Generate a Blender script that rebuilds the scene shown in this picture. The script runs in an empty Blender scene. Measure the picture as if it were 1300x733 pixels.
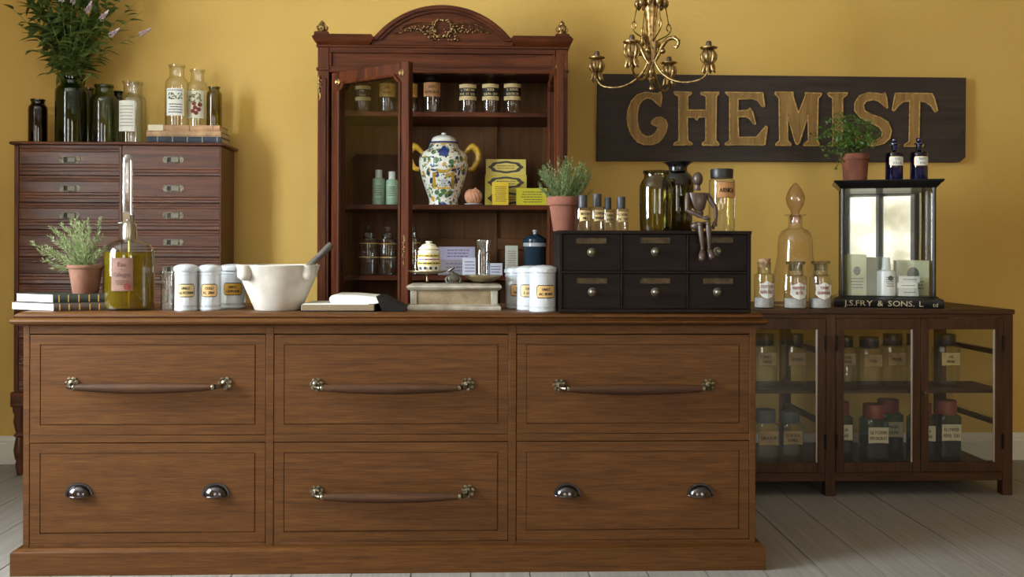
import bpy, bmesh, math, random
from mathutils import Vector, Matrix
PI = math.pi
RND = random.Random(11)
sc = bpy.context.scene
col = sc.collection

# ------------------------------------------------------------------ camera
F, AXY, YAW, ROLL, EYE = 1264.0, 318.1, math.radians(2.0), 0.003, 1.12
cam_d = bpy.data.cameras.new('camera')
cam = bpy.data.objects.new('camera', cam_d)
col.objects.link(cam)
CR = Matrix.Rotation(-YAW, 3, 'Z') @ Matrix.Rotation(PI / 2, 3, 'X') @ Matrix.Rotation(ROLL, 3, 'Z')
CP = Vector((0, 0, EYE))
cam.matrix_world = Matrix.Translation(CP) @ CR.to_4x4()
cam_d.sensor_width = 36.0
cam_d.lens = 36.0 * F / 1300.0
cam_d.shift_y = -(366.5 - AXY) / 1300.0
cam_d.clip_start = 0.05
sc.camera = cam

# ------------------------------------------------------------------ room size, daylight
RX0, RX1, RY0, RY1, RH = -3.3, 6.6, -3.4, 5.28, 3.1
vs = sc.view_settings
vs.view_transform = 'Standard'
vs.look = 'None'
vs.gamma = 1.0
vs.use_curve_mapping = False
vs.exposure = 0.06
sc.cycles.transparent_max_bounces = 32
sc.cycles.max_bounces = 10

wd = bpy.data.worlds.new('sky')
sc.world = wd
wd.use_nodes = True
bg = wd.node_tree.nodes['Background']
bg.inputs['Color'].default_value = (0.86, 0.93, 1.0, 1)
bg.inputs['Strength'].default_value = 4.5


def area(name, loc, rot, sx, sy, power, color):
    l = bpy.data.lights.new(name, 'AREA')
    l.shape = 'RECTANGLE'
    l.size, l.size_y, l.energy, l.color = sx, sy, power, color
    o = bpy.data.objects.new(name, l)
    o.location, o.rotation_euler = loc, rot
    col.objects.link(o)
    return o


# windows: (along0, along1, z0, z1)
WIN_L = [(1.5, 3.1, 0.95, 2.85)]                  # opening in the left wall, along y
WIN_F = [(-2.7, -1.2, 0.9, 2.8), (-0.52, 0.46, 0.40, 1.94), (1.6, 3.2, 0.9, 2.8)]   # front wall (behind the camera), along x
area('daylight_window_left', (RX0 - 0.22, 2.3, 1.9), (0, -PI / 2, 0), 1.9, 1.6, 470, (0.82, 0.91, 1.0))
area('daylight_window_front_left', (-1.95, RY0 - 0.22, 1.85), (PI / 2, 0, 0), 1.5, 1.9, 52, (1.0, 0.97, 0.92))
area('daylight_window_front_right', (2.4, RY0 - 0.22, 1.85), (PI / 2, 0, 0), 1.6, 1.9, 70, (1.0, 0.97, 0.92))

# ------------------------------------------------------------------ pixel -> place
def W(px, py, Y):
    d = CR @ Vector(((px - 650) / F, -(py - AXY) / F, -1))
    t = (Y - CP.y) / d.y
    return CP + d * t


def proj(p):
    v = CR.transposed() @ (Vector(p) - CP)
    return 650 + F * v.x / -v.z, AXY - F * v.y / -v.z


def X(px, Y, py=330):
    return W(px, py, Y).x


def Z(py, Y, px=650):
    return W(px, py, Y).z


def mpp(px, Y):
    return (Y * math.cos(YAW) + X(px, Y) * math.sin(YAW)) / F


def fit(x0, x1, ptop, Y, zb):
    """centre x, half width and height of a thing on a support at zb seen between x0..x1 with its top at ptop"""
    c = (x0 + x1) / 2
    return X(c, Y), (x1 - x0) / 2 * mpp(c, Y), Z(ptop, Y, c) - zb


# ------------------------------------------------------------------ scene objects
def tag(o, label, cat, group=None, kind=None):
    o['label'] = label
    if cat:
        o['category'] = cat
    if group:
        o['group'] = group
    if kind:
        o['kind'] = kind
    return o


def thing(name, label, cat, loc=(0, 0, 0), rotz=0.0, group=None):
    o = bpy.data.objects.new(name, None)
    o.empty_display_size = 0.05
    col.objects.link(o)
    o.location = loc
    o.rotation_euler = (0, 0, rotz)
    return tag(o, label, cat, group)


def link(name, me, parent=None, loc=None, rot=None, scale=None):
    o = bpy.data.objects.new(name, me)
    col.objects.link(o)
    if parent is not None:
        o.parent = parent
    if loc is not None:
        o.location = loc
    if rot is not None:
        o.rotation_euler = rot
    if scale is not None:
        o.scale = scale
    return o


def root_loc(o):
    while o.parent is not None:
        o = o.parent
    return Vector(o.location)


def copy_tree(o, parent=None):
    c = o.copy()
    col.objects.link(c)
    c.parent = parent
    for ch in list(o.children):
        copy_tree(ch, c)
    return c


def struct(o):
    o['kind'] = 'structure'
    return o


def cloudy(m, rgb, fac):
    """a little scattering in a tinted liquid"""
    nt = m.node_tree
    N, L = nt.nodes, nt.links
    out = [n for n in N if n.type == 'OUTPUT_MATERIAL'][0]
    src = out.inputs['Surface'].links[0].from_socket
    df = N.new('ShaderNodeBsdfDiffuse')
    df.inputs['Color'].default_value = lin(rgb)
    ms = N.new('ShaderNodeMixShader')
    ms.inputs[0].default_value = fac
    L.new(src, ms.inputs[1])
    L.new(df.outputs[0], ms.inputs[2])
    L.new(ms.outputs[0], out.inputs['Surface'])


def smooth_path(pts, k=4):
    """Catmull-Rom through the points"""
    P = [Vector(p) for p in pts]
    out = []
    for i in range(len(P) - 1):
        a, b, c, d = P[max(i - 1, 0)], P[i], P[i + 1], P[min(i + 2, len(P) - 1)]
        for j in range(k):
            t = j / k
            out.append(0.5 * ((2 * b) + (c - a) * t + (2 * a - 5 * b + 4 * c - d) * t * t + (3 * b - a - 3 * c + d) * t ** 3))
    out.append(P[-1])
    return out


def smooth_r(rs, k=4):
    out = []
    for a, b in zip(rs, rs[1:]):
        out += [a + (b - a) * j / k for j in range(k)]
    return out + [rs[-1]]


class MB:
    """collects shapes for ONE mesh object"""

    def __init__(s):
        s.bm = bmesh.new()

    def raw(s, vs_, fs, mi=0):
        v = [s.bm.verts.new(p) for p in vs_]
        out = []
        for f in fs:
            try:
                nf = s.bm.faces.new([v[i] for i in f])
                nf.material_index = mi
                out.append(nf)
            except ValueError:
                pass
        return out

    def box(s, x0, x1, y0, y1, z0, z1, bev=0.0, M=None, seg=1, mi=0):
        p = [Vector(q) for q in ((x0, y0, z0), (x1, y0, z0), (x1, y1, z0), (x0, y1, z0), (x0, y0, z1), (x1, y0, z1), (x1, y1, z1), (x0, y1, z1))]
        if M is not None:
            p = [M @ q for q in p]
        fs = s.raw(p, ((3, 2, 1, 0), (4, 5, 6, 7), (0, 1, 5, 4), (1, 2, 6, 5), (2, 3, 7, 6), (3, 0, 4, 7)), mi)
        if bev > 0:
            es = list({e for f in fs for e in f.edges})
            bmesh.ops.bevel(s.bm, geom=es, offset=bev, segments=seg, affect='EDGES', profile=0.5)
        return s

    def lathe(s, prof, seg=28, c=(0, 0, 0), M=None, power=None, mi=0):
        c = Vector(c)
        rings = []
        for r, z in prof:
            if r <= 1e-6:
                p = Vector((0, 0, z))
                p = (M @ p if M is not None else p) + c
                rings.append([s.bm.verts.new(p)])
            else:
                ring = []
                for i in range(seg):
                    a = 2 * PI * (i + 0.5) / seg
                    rr = r
                    if power:
                        rr = r * (abs(math.cos(a)) ** power + abs(math.sin(a)) ** power) ** (-1 / power)
                    p = Vector((rr * math.cos(a), rr * math.sin(a), z))
                    p = (M @ p if M is not None else p) + c
                    ring.append(s.bm.verts.new(p))
                rings.append(ring)
        for A, B in zip(rings, rings[1:]):
            if len(A) == 1 and len(B) == 1:
                continue
            for i in range(seg):
                j = (i + 1) % seg
                if len(A) == 1:
                    f = s.bm.faces.new((A[0], B[j], B[i]))
                elif len(B) == 1:
                    f = s.bm.faces.new((A[i], A[j], B[0]))
                else:
                    f = s.bm.faces.new((A[i], A[j], B[j], B[i]))
                f.material_index = mi
        return s

    def tube(s, pts, r, seg=8, caps=True):
        pts = [Vector(p) for p in pts]
        n = len(pts)
        rs = r if isinstance(r, (list, tuple)) else [r] * n
        T = []
        for i in range(n):
            a, b = pts[max(i - 1, 0)], pts[min(i + 1, n - 1)]
            T.append((b - a).normalized())
        up = Vector((0, 0, 1)) if abs(T[0].z) < 0.9 else Vector((1, 0, 0))
        u = T[0].cross(up).normalized()
        rings = []
        for i in range(n):
            u = (u - T[i] * u.dot(T[i])).normalized()
            w = T[i].cross(u)
            rings.append([s.bm.verts.new(pts[i] + (u * math.cos(2 * PI * k / seg) + w * math.sin(2 * PI * k / seg)) * rs[i]) for k in range(seg)])
        for A, B in zip(rings, rings[1:]):
            for k in range(seg):
                s.bm.faces.new((A[k], A[(k + 1) % seg], B[(k + 1) % seg], B[k]))
        if caps:
            s.bm.faces.new(rings[0][::-1])
            s.bm.faces.new(rings[-1])
        return s

    def prism(s, pts, d0, d1, axis='y', mi=0):
        """polygon (x,z) extruded along y (axis 'y'), (y,z) along x, or (x,y) along z; returns the d0 face"""
        def P(a, b, d):
            return {'y': (a, d, b), 'x': (d, a, b), 'z': (a, b, d)}[axis]
        A = [s.bm.verts.new(P(a, b, d0)) for a, b in pts]
        B = [s.bm.verts.new(P(a, b, d1)) for a, b in pts]
        n = len(pts)
        f0 = s.bm.faces.new(A)
        f1 = s.bm.faces.new(B[::-1])
        fs = [f0, f1]
        for i in range(n):
            j = (i + 1) % n
            fs.append(s.bm.faces.new((A[j], A[i], B[i], B[j])))
        for f in fs:
            f.material_index = mi
        bmesh.ops.recalc_face_normals(s.bm, faces=fs)
        return f0

    def ringsweep(s, x0, x1, y0, y1, prof, cap=True):
        """a moulding: the rectangle x0..x1, y0..y1 grown by d at each height z"""
        loops = []
        for d, z in prof:
            loops.append([s.bm.verts.new(p) for p in ((x0 - d, y0 - d, z), (x1 + d, y0 - d, z), (x1 + d, y1 + d, z), (x0 - d, y1 + d, z))])
        for A, B in zip(loops, loops[1:]):
            for i in range(4):
                j = (i + 1) % 4
                s.bm.faces.new((A[i], A[j], B[j], B[i]))
        if cap:
            s.bm.faces.new(loops[0][::-1])
            s.bm.faces.new(loops[-1])
        return s

    def blob(s, c, r, sub=1, M=None):
        if not isinstance(r, (tuple, list)):
            r = (r, r, r)
        m = Matrix.Translation(Vector(c)) @ (M.to_4x4() if M is not None else Matrix.Identity(4)) @ Matrix.Diagonal((r[0], r[1], r[2], 1))
        bmesh.ops.create_icosphere(s.bm, subdivisions=sub, radius=1.0, matrix=m)
        return s

    def build(s, name, mat, parent=None, world=False, smooth=38, label=None, kind=None):
        off = root_loc(parent) if (world and parent is not None) else None
        if off is not None:
            for v in s.bm.verts:
                v.co -= off
        me = bpy.data.meshes.new(name)
        s.bm.to_mesh(me)
        s.bm.free()
        for m in (mat if isinstance(mat, (list, tuple)) else [mat]):
            me.materials.append(m)
        if smooth:
            me.polygons.foreach_set('use_smooth', [True] * len(me.polygons))
            me.set_sharp_from_angle(angle=math.radians(smooth))
        o = link(name, me, parent)
        if label:
            o['label'] = label
        if kind or name == 'lettering':
            o['kind'] = kind or 'stuff'
        return o


# ------------------------------------------------------------------ materials
MATS = {}


def lin(c):
    def g(u):
        u /= 255.0
        return u / 12.92 if u <= 0.04045 else ((u + 0.055) / 1.055) ** 2.4
    return tuple(g(u) for u in c) + (1.0,)


def newmat(name):
    m = bpy.data.materials.new(name)
    m.use_nodes = True
    nt = m.node_tree
    return m, nt, nt.nodes, nt.links, nt.nodes['Principled BSDF']


def plain(name, rgb, rough=0.5, metal=0.0, coat=0.0, noise=0.0, nscale=20.0, bump=0.0, rgb2=None, spec=0.5):
    if name in MATS:
        return MATS[name]
    m, nt, N, L, b = newmat(name)
    b.inputs['Base Color'].default_value = lin(rgb)
    b.inputs['Roughness'].default_value = rough
    b.inputs['Metallic'].default_value = metal
    b.inputs['Coat Weight'].default_value = coat
    b.inputs['Specular IOR Level'].default_value = spec
    if noise or bump or rgb2:
        tc = N.new('ShaderNodeTexCoord')
        no = N.new('ShaderNodeTexNoise')
        no.inputs['Scale'].default_value = nscale
        no.inputs['Detail'].default_value = 6
        L.new(tc.outputs['Object'], no.inputs['Vector'])
        r = N.new('ShaderNodeValToRGB')
        c2 = rgb2 or tuple(max(0, v * (1 - noise)) for v in rgb)
        r.color_ramp.elements[0].color = lin(c2)
        r.color_ramp.elements[1].color = lin(rgb)
        r.color_ramp.elements[0].position = 0.36
        r.color_ramp.elements[1].position = 0.64
        L.new(no.outputs['Fac'], r.inputs['Fac'])
        L.new(r.outputs['Color'], b.inputs['Base Color'])
        if bump:
            bp = N.new('ShaderNodeBump')
            bp.inputs['Strength'].default_value = bump
            bp.inputs['Distance'].default_value = 0.004
            L.new(no.outputs['Fac'], bp.inputs['Height'])
            L.new(bp.outputs['Normal'], b.inputs['Normal'])
    MATS[name] = m
    return m


def wood(name, dark, mid, light, axis='X', rough=0.45, scale=1.0, coat=0.0, bump=0.15, stretch=14.0, spec=0.5, fine=0.42):
    if name in MATS:
        return MATS[name]
    m, nt, N, L, b = newmat(name)
    tc = N.new('ShaderNodeTexCoord')
    oi = N.new('ShaderNodeObjectInfo')
    mul = N.new('ShaderNodeMath')
    mul.operation = 'MULTIPLY'
    mul.inputs[1].default_value = 37.0
    L.new(oi.outputs['Random'], mul.inputs[0])
    add = N.new('ShaderNodeVectorMath')
    add.operation = 'ADD'
    L.new(tc.outputs['Object'], add.inputs[0])
    L.new(mul.outputs[0], add.inputs[1])
    mp = N.new('ShaderNodeMapping')
    k = [stretch * scale] * 3
    k['XYZ'.index(axis)] = 1.0 * scale
    mp.inputs['Scale'].default_value = k
    L.new(add.outputs[0], mp.inputs['Vector'])
    n1 = N.new('ShaderNodeTexNoise')
    n1.inputs['Scale'].default_value = 2.2
    n1.inputs['Detail'].default_value = 5
    n1.inputs['Distortion'].default_value = 0.7
    L.new(mp.outputs[0], n1.inputs['Vector'])
    mp2 = N.new('ShaderNodeMapping')
    k2 = [150.0 * scale] * 3
    k2['XYZ'.index(axis)] = 5.0 * scale
    mp2.inputs['Scale'].default_value = k2
    L.new(add.outputs[0], mp2.inputs['Vector'])
    n2 = N.new('ShaderNodeTexNoise')
    n2.inputs['Scale'].default_value = 2.0
    n2.inputs['Detail'].default_value = 3
    L.new(mp2.outputs[0], n2.inputs['Vector'])
    mx = N.new('ShaderNodeMix')
    mx.inputs[0].default_value = fine
    L.new(n1.outputs['Fac'], mx.inputs[2])
    L.new(n2.outputs['Fac'], mx.inputs[3])
    r = N.new('ShaderNodeValToRGB')
    e = r.color_ramp.elements
    e[0].position, e[0].color = 0.34, lin(dark)
    e[1].position, e[1].color = 0.66, lin(light)
    q = e.new(0.5)
    q.color = lin(mid)
    L.new(mx.outputs[0], r.inputs['Fac'])
    L.new(r.outputs['Color'], b.inputs['Base Color'])
    b.inputs['Roughness'].default_value = rough
    b.inputs['Coat Weight'].default_value = coat
    b.inputs['Specular IOR Level'].default_value = spec
    b.inputs['Coat Roughness'].default_value = 0.25
    if bump:
        bp = N.new('ShaderNodeBump')
        bp.inputs['Strength'].default_value = bump
        bp.inputs['Distance'].default_value = 0.002
        L.new(mx.outputs[0], bp.inputs['Height'])
        L.new(bp.outputs['Normal'], b.inputs['Normal'])
    MATS[name] = m
    return m


def glass(name, tint, edge=None, f0=0.04, gain=1.0, rough=0.02):
    """thin-walled glass: Schlick reflection over a tinted see-through wall, a longer path through the wall at the rims"""
    if name in MATS:
        return MATS[name]
    m = bpy.data.materials.new(name)
    m.use_nodes = True
    nt = m.node_tree
    N, L = nt.nodes, nt.links
    N.clear()
    out = N.new('ShaderNodeOutputMaterial')
    lw = N.new('ShaderNodeLayerWeight')
    lw.inputs['Blend'].default_value = 0.5
    p5 = N.new('ShaderNodeMath')
    p5.operation = 'POWER'
    p5.inputs[1].default_value = 4.0
    L.new(lw.outputs['Facing'], p5.inputs[0])
    ma = N.new('ShaderNodeMath')
    ma.operation = 'MULTIPLY_ADD'
    ma.inputs[1].default_value = (0.9 - f0) * gain
    ma.inputs[2].default_value = f0 * gain
    L.new(p5.outputs[0], ma.inputs[0])
    p3 = N.new('ShaderNodeMath')
    p3.operation = 'POWER'
    p3.inputs[1].default_value = 2.5
    L.new(lw.outputs['Facing'], p3.inputs[0])
    mc = N.new('ShaderNodeMix')
    mc.data_type = 'RGBA'
    mc.inputs[6].default_value = tuple(tint) + (1,)
    e = edge or tuple(t * t * t * 0.75 for t in tint)
    mc.inputs[7].default_value = tuple(e) + (1,)
    L.new(p3.outputs[0], mc.inputs[0])
    tr = N.new('ShaderNodeBsdfTransparent')
    L.new(mc.outputs[2], tr.inputs['Color'])
    gl = N.new('ShaderNodeBsdfGlossy')
    gl.inputs['Roughness'].default_value = rough
    gl.inputs['Color'].default_value = (1, 1, 1, 1)
    ms = N.new('ShaderNodeMixShader')
    L.new(ma.outputs[0], ms.inputs[0])
    L.new(tr.outputs[0], ms.inputs[1])
    L.new(gl.outputs[0], ms.inputs[2])
    L.new(ms.outputs[0], out.inputs['Surface'])
    MATS[name] = m
    return m


G_CLEAR = glass('clear_glass', (0.95, 0.96, 0.95), (0.42, 0.45, 0.44), f0=0.075)
G_PANE = glass('pane_glass', (0.96, 0.97, 0.96), f0=0.045)
G_DOOR = glass('door_pane_glass', (0.93, 0.94, 0.93), f0=0.06)
G_GREEN = glass('dark_green_glass', (0.16, 0.27, 0.12), (0.01, 0.03, 0.01), f0=0.06)
G_SAGE = glass('sage_glass', (0.42, 0.50, 0.28), (0.06, 0.09, 0.03), f0=0.06)
G_OLIVE = glass('olive_glass', (0.50, 0.46, 0.13), (0.05, 0.05, 0.01), f0=0.06)
G_DARKOLIVE = glass('dark_olive_glass', (0.16, 0.14, 0.05), (0.01, 0.01, 0.005), f0=0.06)
G_AMBER = glass('brown_glass', (0.10, 0.045, 0.03), (0.01, 0.005, 0.004), f0=0.06)
G_COBALT = glass('cobalt_glass', (0.10, 0.12, 0.62), (0.005, 0.005, 0.06), f0=0.06)
G_TEAL = glass('blue_bottle_glass', (0.30, 0.58, 0.78), (0.03, 0.10, 0.18), f0=0.06)
G_MAUVE = glass('mauve_glass', (0.97, 0.94, 0.95), (0.50, 0.45, 0.48), f0=0.09)
G_OIL = glass('yellow_liquid', (0.76, 0.64, 0.05), (0.40, 0.30, 0.01), f0=0.02)
cloudy(G_OIL, (146, 120, 10), 0.32)

OAK = lambda ax: wood('counter_oak_' + ax, (68, 39, 13), (87, 52, 20), (103, 65, 27), ax, rough=0.5, spec=0.25, stretch=20, scale=1.3, fine=0.62)
MAHO = lambda ax: wood('mahogany_' + ax, (50, 22, 10), (77, 36, 16), (102, 52, 25), ax, rough=0.36, spec=0.2)
CHEST = lambda ax: wood('chest_wood_' + ax, (58, 30, 19), (89, 48, 31), (116, 66, 40), ax, rough=0.42, coat=0.3, stretch=22, spec=0.3)
BROWN = lambda ax: wood('cabinet_wood_' + ax, (50, 31, 18), (70, 44, 26), (84, 55, 34), ax, rough=0.5, spec=0.25)
BACKW = lambda ax: wood('backboard_wood_' + ax, (86, 54, 27), (106, 68, 35), (122, 81, 44), ax, rough=0.55, spec=0.3)
BLACKW = lambda ax: wood('black_wood_' + ax, (17, 10, 8), (25, 16, 13), (34, 22, 18), ax, rough=0.5, spec=0.14)
FLOORW = wood('floor_boards', (128, 122, 116), (144, 138, 131), (156, 150, 143), 'Y', rough=0.6, stretch=7, bump=0.08)
EBONY = plain('ebonised_wood', (16, 15, 15), 0.3, coat=0.3)
BRASS = plain('aged_brass', (150, 122, 74), 0.35, 1.0, noise=0.45, nscale=60)
GILT = plain('gilded', (198, 168, 116), 0.36, 1.0, rgb2=(120, 96, 62), nscale=60, bump=0.2)
NICKEL = plain('worn_nickel', (150, 140, 118), 0.28, 1.0, noise=0.4, nscale=80)
STEEL = plain('steel', (190, 190, 190), 0.2, 1.0)
CHROME_D = plain('dark_chrome', (92, 88, 92), 0.16, 1.0)
WHITEC = plain('white_ceramic', (192, 195, 200), 0.22, coat=0.4)
PAPER = plain('paper', (232, 230, 222), 0.8)
CREAM = plain('cream_label', (224, 196, 138), 0.6, noise=0.12, nscale=40)
OCHREL = plain('ochre_label', (196, 150, 70), 0.6, noise=0.15, nscale=40)
TANL = plain('tan_label', (198, 142, 88), 0.6, noise=0.15, nscale=40)
INK = plain('black_ink', (22, 18, 16), 0.6)
REDINK = plain('red_ink', (150, 40, 30), 0.6)
BLACKCAP = plain('black_cap', (34, 33, 34), 0.4)
TERRA = plain('terracotta', (176, 108, 84), 0.85, noise=0.18, nscale=18, bump=0.1)
TERRA_OLD = plain('old_terracotta', (138, 82, 60), 0.9, rgb2=(104, 58, 42), nscale=14, bump=0.15)
SOIL = plain('soil', (46, 34, 26), 0.95, bump=0.5, nscale=60)

# ------------------------------------------------------------------ lettering
GLYPH = {}


def load_glyphs():
    chars = "ABCDEFGHIJKLMNOPQRSTUVWXYZabcdefghijklmnopqrstuvwxyz&.,0123456789'"
    obs = []
    for ch in chars:
        cu = bpy.data.curves.new('glyph', 'FONT')
        cu.body = ch
        cu.resolution_u = 2
        cu.size = 1.0
        o = bpy.data.objects.new('glyph', cu)
        col.objects.link(o)
        obs.append((ch, o, cu))
    dg = bpy.context.evaluated_depsgraph_get()
    for ch, o, cu in obs:
        me = bpy.data.meshes.new_from_object(o.evaluated_get(dg))
        v = [(p.co.x, p.co.y) for p in me.vertices]
        x0 = min(p[0] for p in v)
        w = max(p[0] for p in v) - x0
        GLYPH[ch] = ([(a - x0, b) for a, b in v], [tuple(p.vertices) for p in me.polygons], w)
        bpy.data.meshes.remove(me)
    for ch, o, cu in obs:
        bpy.data.objects.remove(o)
        bpy.data.curves.remove(cu)


load_glyphs()


def line_width(t, gap=0.09):
    return sum((GLYPH[c][2] if c in GLYPH else 0.3) + gap for c in t) - gap


def add_line(mb, t, s0, z0, size, fn, sx=1.0, wmax=None, bold=0.0):
    """one line of text centred at s0 with its baseline at z0; fn(s, z) -> place"""
    k = size * sx
    w = line_width(t) * k
    if wmax and w > wmax:
        k *= wmax / w
        w = wmax
    x = s0 - w / 2
    for c in t:
        if c not in GLYPH:
            x += 0.39 * k
            continue
        vs_, fs, gw = GLYPH[c]
        for db in ((0.0,) if not bold else (-bold, bold)):
            mb.raw([fn(x + a * k + db, z0 + b * size) for a, b in vs_], fs)
        x += (gw + 0.09) * k


def text_block(mb, lines, zc, size, fn, wmax, sx=0.85, lead=1.25, bold=0.0):
    n = len(lines)
    for i, t in enumerate(lines):
        z = zc + ((n - 1) / 2 - i) * size * lead - size * 0.35
        add_line(mb, t, 0, z, size, fn, sx, wmax, bold)


def strokes(mb, zc, w, h, rows, fn, rng):
    """rows of small print too fine to read in the photograph"""
    for i in range(rows):
        z = zc + h / 2 - (i + 0.5) * h / rows
        x = -w / 2 * rng.uniform(0.7, 1)
        while x < w / 2 * 0.9:
            d = rng.uniform(0.05, 0.16) * w
            x1 = min(x + d, w / 2)
            t = min(h / rows * 0.2, 0.0022)
            mb.raw([fn(x, z - t), fn(x1, z - t), fn(x1, z + t), fn(x, z + t)], ((0, 1, 2, 3),))
            x = x1 + 0.03 * w


def cyl(r, e, ang=0.0):
    return lambda s, z: Vector(((r + e) * math.sin(s / r + ang), -(r + e) * math.cos(s / r + ang), z))


def flat(y):
    return lambda s, z: Vector((s, y, z))


def patch(mb, fn, s0, s1, z0, z1, n=12, corner=0.0, sag=0.0, mi=0):
    """a label: strip with rounded corners, following fn; sag bends its lower edge"""
    vs_, fs = [], []
    for i in range(n + 1):
        u = i / n
        s = s0 + (s1 - s0) * u
        d = min(s - s0, s1 - s)
        c = 0.0
        if corner > 0 and d < corner:
            c = corner - math.sqrt(max(corner ** 2 - (corner - d) ** 2, 0))
        sg = sag * (1 - (2 * u - 1) ** 2)
        vs_ += [fn(s, z0 + c - sg), fn(s, z1 - c)]
    for i in range(n):
        fs.append((2 * i, 2 * i + 2, 2 * i + 3, 2 * i + 1))
    mb.raw(vs_, fs, mi)


def label_on(parent, fnr, w, z0, z1, lines, mat=None, border=None, ink=None, size=None, corner=0.0, sag=0.0, bw=0.0018, rows=0, sx=0.8, bold=0.0, strip=None):
    """label (part) with lettering (sub-part); fnr(e) gives the surface function at offset e"""
    lb = MB()
    mats = [mat or CREAM]
    if border:
        patch(lb, fnr(0.0006), -w / 2 - bw, w / 2 + bw, z0 - bw, z1 + bw, corner=corner + bw if corner else 0, sag=sag, mi=1)
        mats.append(border)
    patch(lb, fnr(0.0011), -w / 2, w / 2, z0, z1, corner=corner, sag=sag)
    if strip:
        a, b_, ms = strip
        patch(lb, fnr(0.0014), -w / 2, w / 2, z0 + (z1 - z0) * a, z0 + (z1 - z0) * b_, mi=len(mats))
        mats.append(ms)
    o = lb.build('label', mats, parent)
    tx = MB()
    h = z1 - z0
    if lines:
        sz = size or h * 0.36
        text_block(tx, lines, (z0 + z1) / 2, sz, fnr(0.0019), w * 0.86, sx, bold=bold)
    if rows:
        strokes(tx, (z0 + z1) / 2, w * 0.8, h * 0.75, rows, fnr(0.0019), RND)
    if lines or rows:
        tx.build('lettering', ink or INK, o, smooth=0, kind='stuff')
    else:
        tx.bm.free()
    return o
# ================================================================== ROOM
def paint_mat():
    m, nt, N, L, b = newmat('ochre_wall_paint')
    tc = N.new('ShaderNodeTexCoord')
    n1 = N.new('ShaderNodeTexNoise')
    n1.inputs['Scale'].default_value = 1.3
    n1.inputs['Detail'].default_value = 7
    L.new(tc.outputs['Object'], n1.inputs['Vector'])
    r = N.new('ShaderNodeValToRGB')
    r.color_ramp.elements[0].position = 0.3
    r.color_ramp.elements[1].position = 0.7
    r.color_ramp.elements[0].color = lin((208, 168, 84))
    r.color_ramp.elements[1].color = lin((218, 180, 98))
    L.new(n1.outputs['Fac'], r.inputs['Fac'])
    L.new(r.outputs['Color'], b.inputs['Base Color'])
    n2 = N.new('ShaderNodeTexNoise')
    n2.inputs['Scale'].default_value = 28
    n2.inputs['Detail'].default_value = 5
    L.new(tc.outputs['Object'], n2.inputs['Vector'])
    bp = N.new('ShaderNodeBump')
    bp.inputs['Strength'].default_value = 0.12
    bp.inputs['Distance'].default_value = 0.01
    L.new(n2.outputs['Fac'], bp.inputs['Height'])
    L.new(bp.outputs['Normal'], b.inputs['Normal'])
    b.inputs['Roughness'].default_value = 0.72
    return m


PAINT = paint_mat()
WHITEP = plain('white_paint', (226, 222, 212), 0.5)
CEILP = plain('ceiling_paint', (222, 216, 204), 0.9)
TH = 0.2


def wall_with_holes(name, horizontal, a0, a1, fixed0, fixed1, holes, mat):
    mb = MB()

    def bx(u0, u1, z0, z1):
        if u1 - u0 < 1e-4 or z1 - z0 < 1e-4:
            return
        if horizontal:
            mb.box(u0, u1, fixed0, fixed1, z0, z1)
        else:
            mb.box(fixed0, fixed1, u0, u1, z0, z1)
    u = a0
    for h0, h1, z0, z1 in sorted(holes):
        bx(u, h0, 0, RH)
        bx(h0, h1, 0, z0)
        bx(h0, h1, z1, RH)
        u = h1
    bx(u, a1, 0, RH)
    return struct(mb.build(name, mat, smooth=0))


wall_with_holes('wall_back', True, RX0 - TH, RX1 + TH, RY1, RY1 + TH, [], PAINT)
wall_with_holes('wall_left', False, RY0, RY1, RX0 - TH, RX0, WIN_L, PAINT)
wall_with_holes('wall_right', False, RY0, RY1, RX1, RX1 + TH, [], PAINT)
wall_with_holes('wall_front', True, RX0 - TH, RX1 + TH, RY0 - TH, RY0, WIN_F, PAINT)
struct(MB().box(RX0 - TH, RX1 + TH, RY0 - TH, RY1 + TH, RH, RH + 0.1).build('ceiling', CEILP, smooth=0))

# floor of wide pale boards running towards the back wall
floor = struct(MB().box(RX0, RX1, RY0, RY1, -0.08, -0.02).build('floor', plain('subfloor', (44, 34, 26), 0.9), smooth=0))
pm = MB()
pm.box(0, 1, 0, 1, -0.02, 0.0)
proto = pm.build('floor_plank', FLOORW, floor, smooth=0)
pmesh = proto.data
PW = 0.205
first = True
x = RX0
ci = 0
while x < RX1 - 0.02:
    w = min(PW, RX1 - x)
    y = RY0
    seg_r = random.Random(100 + ci)
    nxt = RY0 + seg_r.uniform(1.0, 2.6)
    while y < RY1 - 0.01:
        y1 = min(nxt, RY1)
        if RY1 - y1 < 0.35:
            y1 = RY1
        if first:
            o = proto
            first = False
        else:
            o = link('floor_plank', pmesh, floor)
        o.location = (x + 0.002, y + 0.0015, seg_r.uniform(-0.0012, 0.0))
        o.scale = (w - 0.004, y1 - y - 0.003, 1)
        y = y1
        nxt = y + seg_r.uniform(1.9, 2.9)
    x += w
    ci += 1

bb = MB()
bb.prism([(RY1, 0), (RY1 - 0.022, 0), (RY1 - 0.022, 0.105), (RY1 - 0.016, 0.112), (RY1 - 0.016, 0.122), (RY1 - 0.008, 0.132), (RY1 - 0.006, 0.142), (RY1, 0.145)], RX0, RX1, 'x')
struct(bb.build('baseboard_back', WHITEP))
struct(MB().box(RX0, RX0 + 0.02, RY0, RY1 - 0.03, 0, 0.14, 0.004).build('baseboard_left', WHITEP))
struct(MB().box(RX1 - 0.02, RX1, RY0, RY1 - 0.03, 0, 0.14, 0.004).build('baseboard_right', WHITEP))

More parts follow.
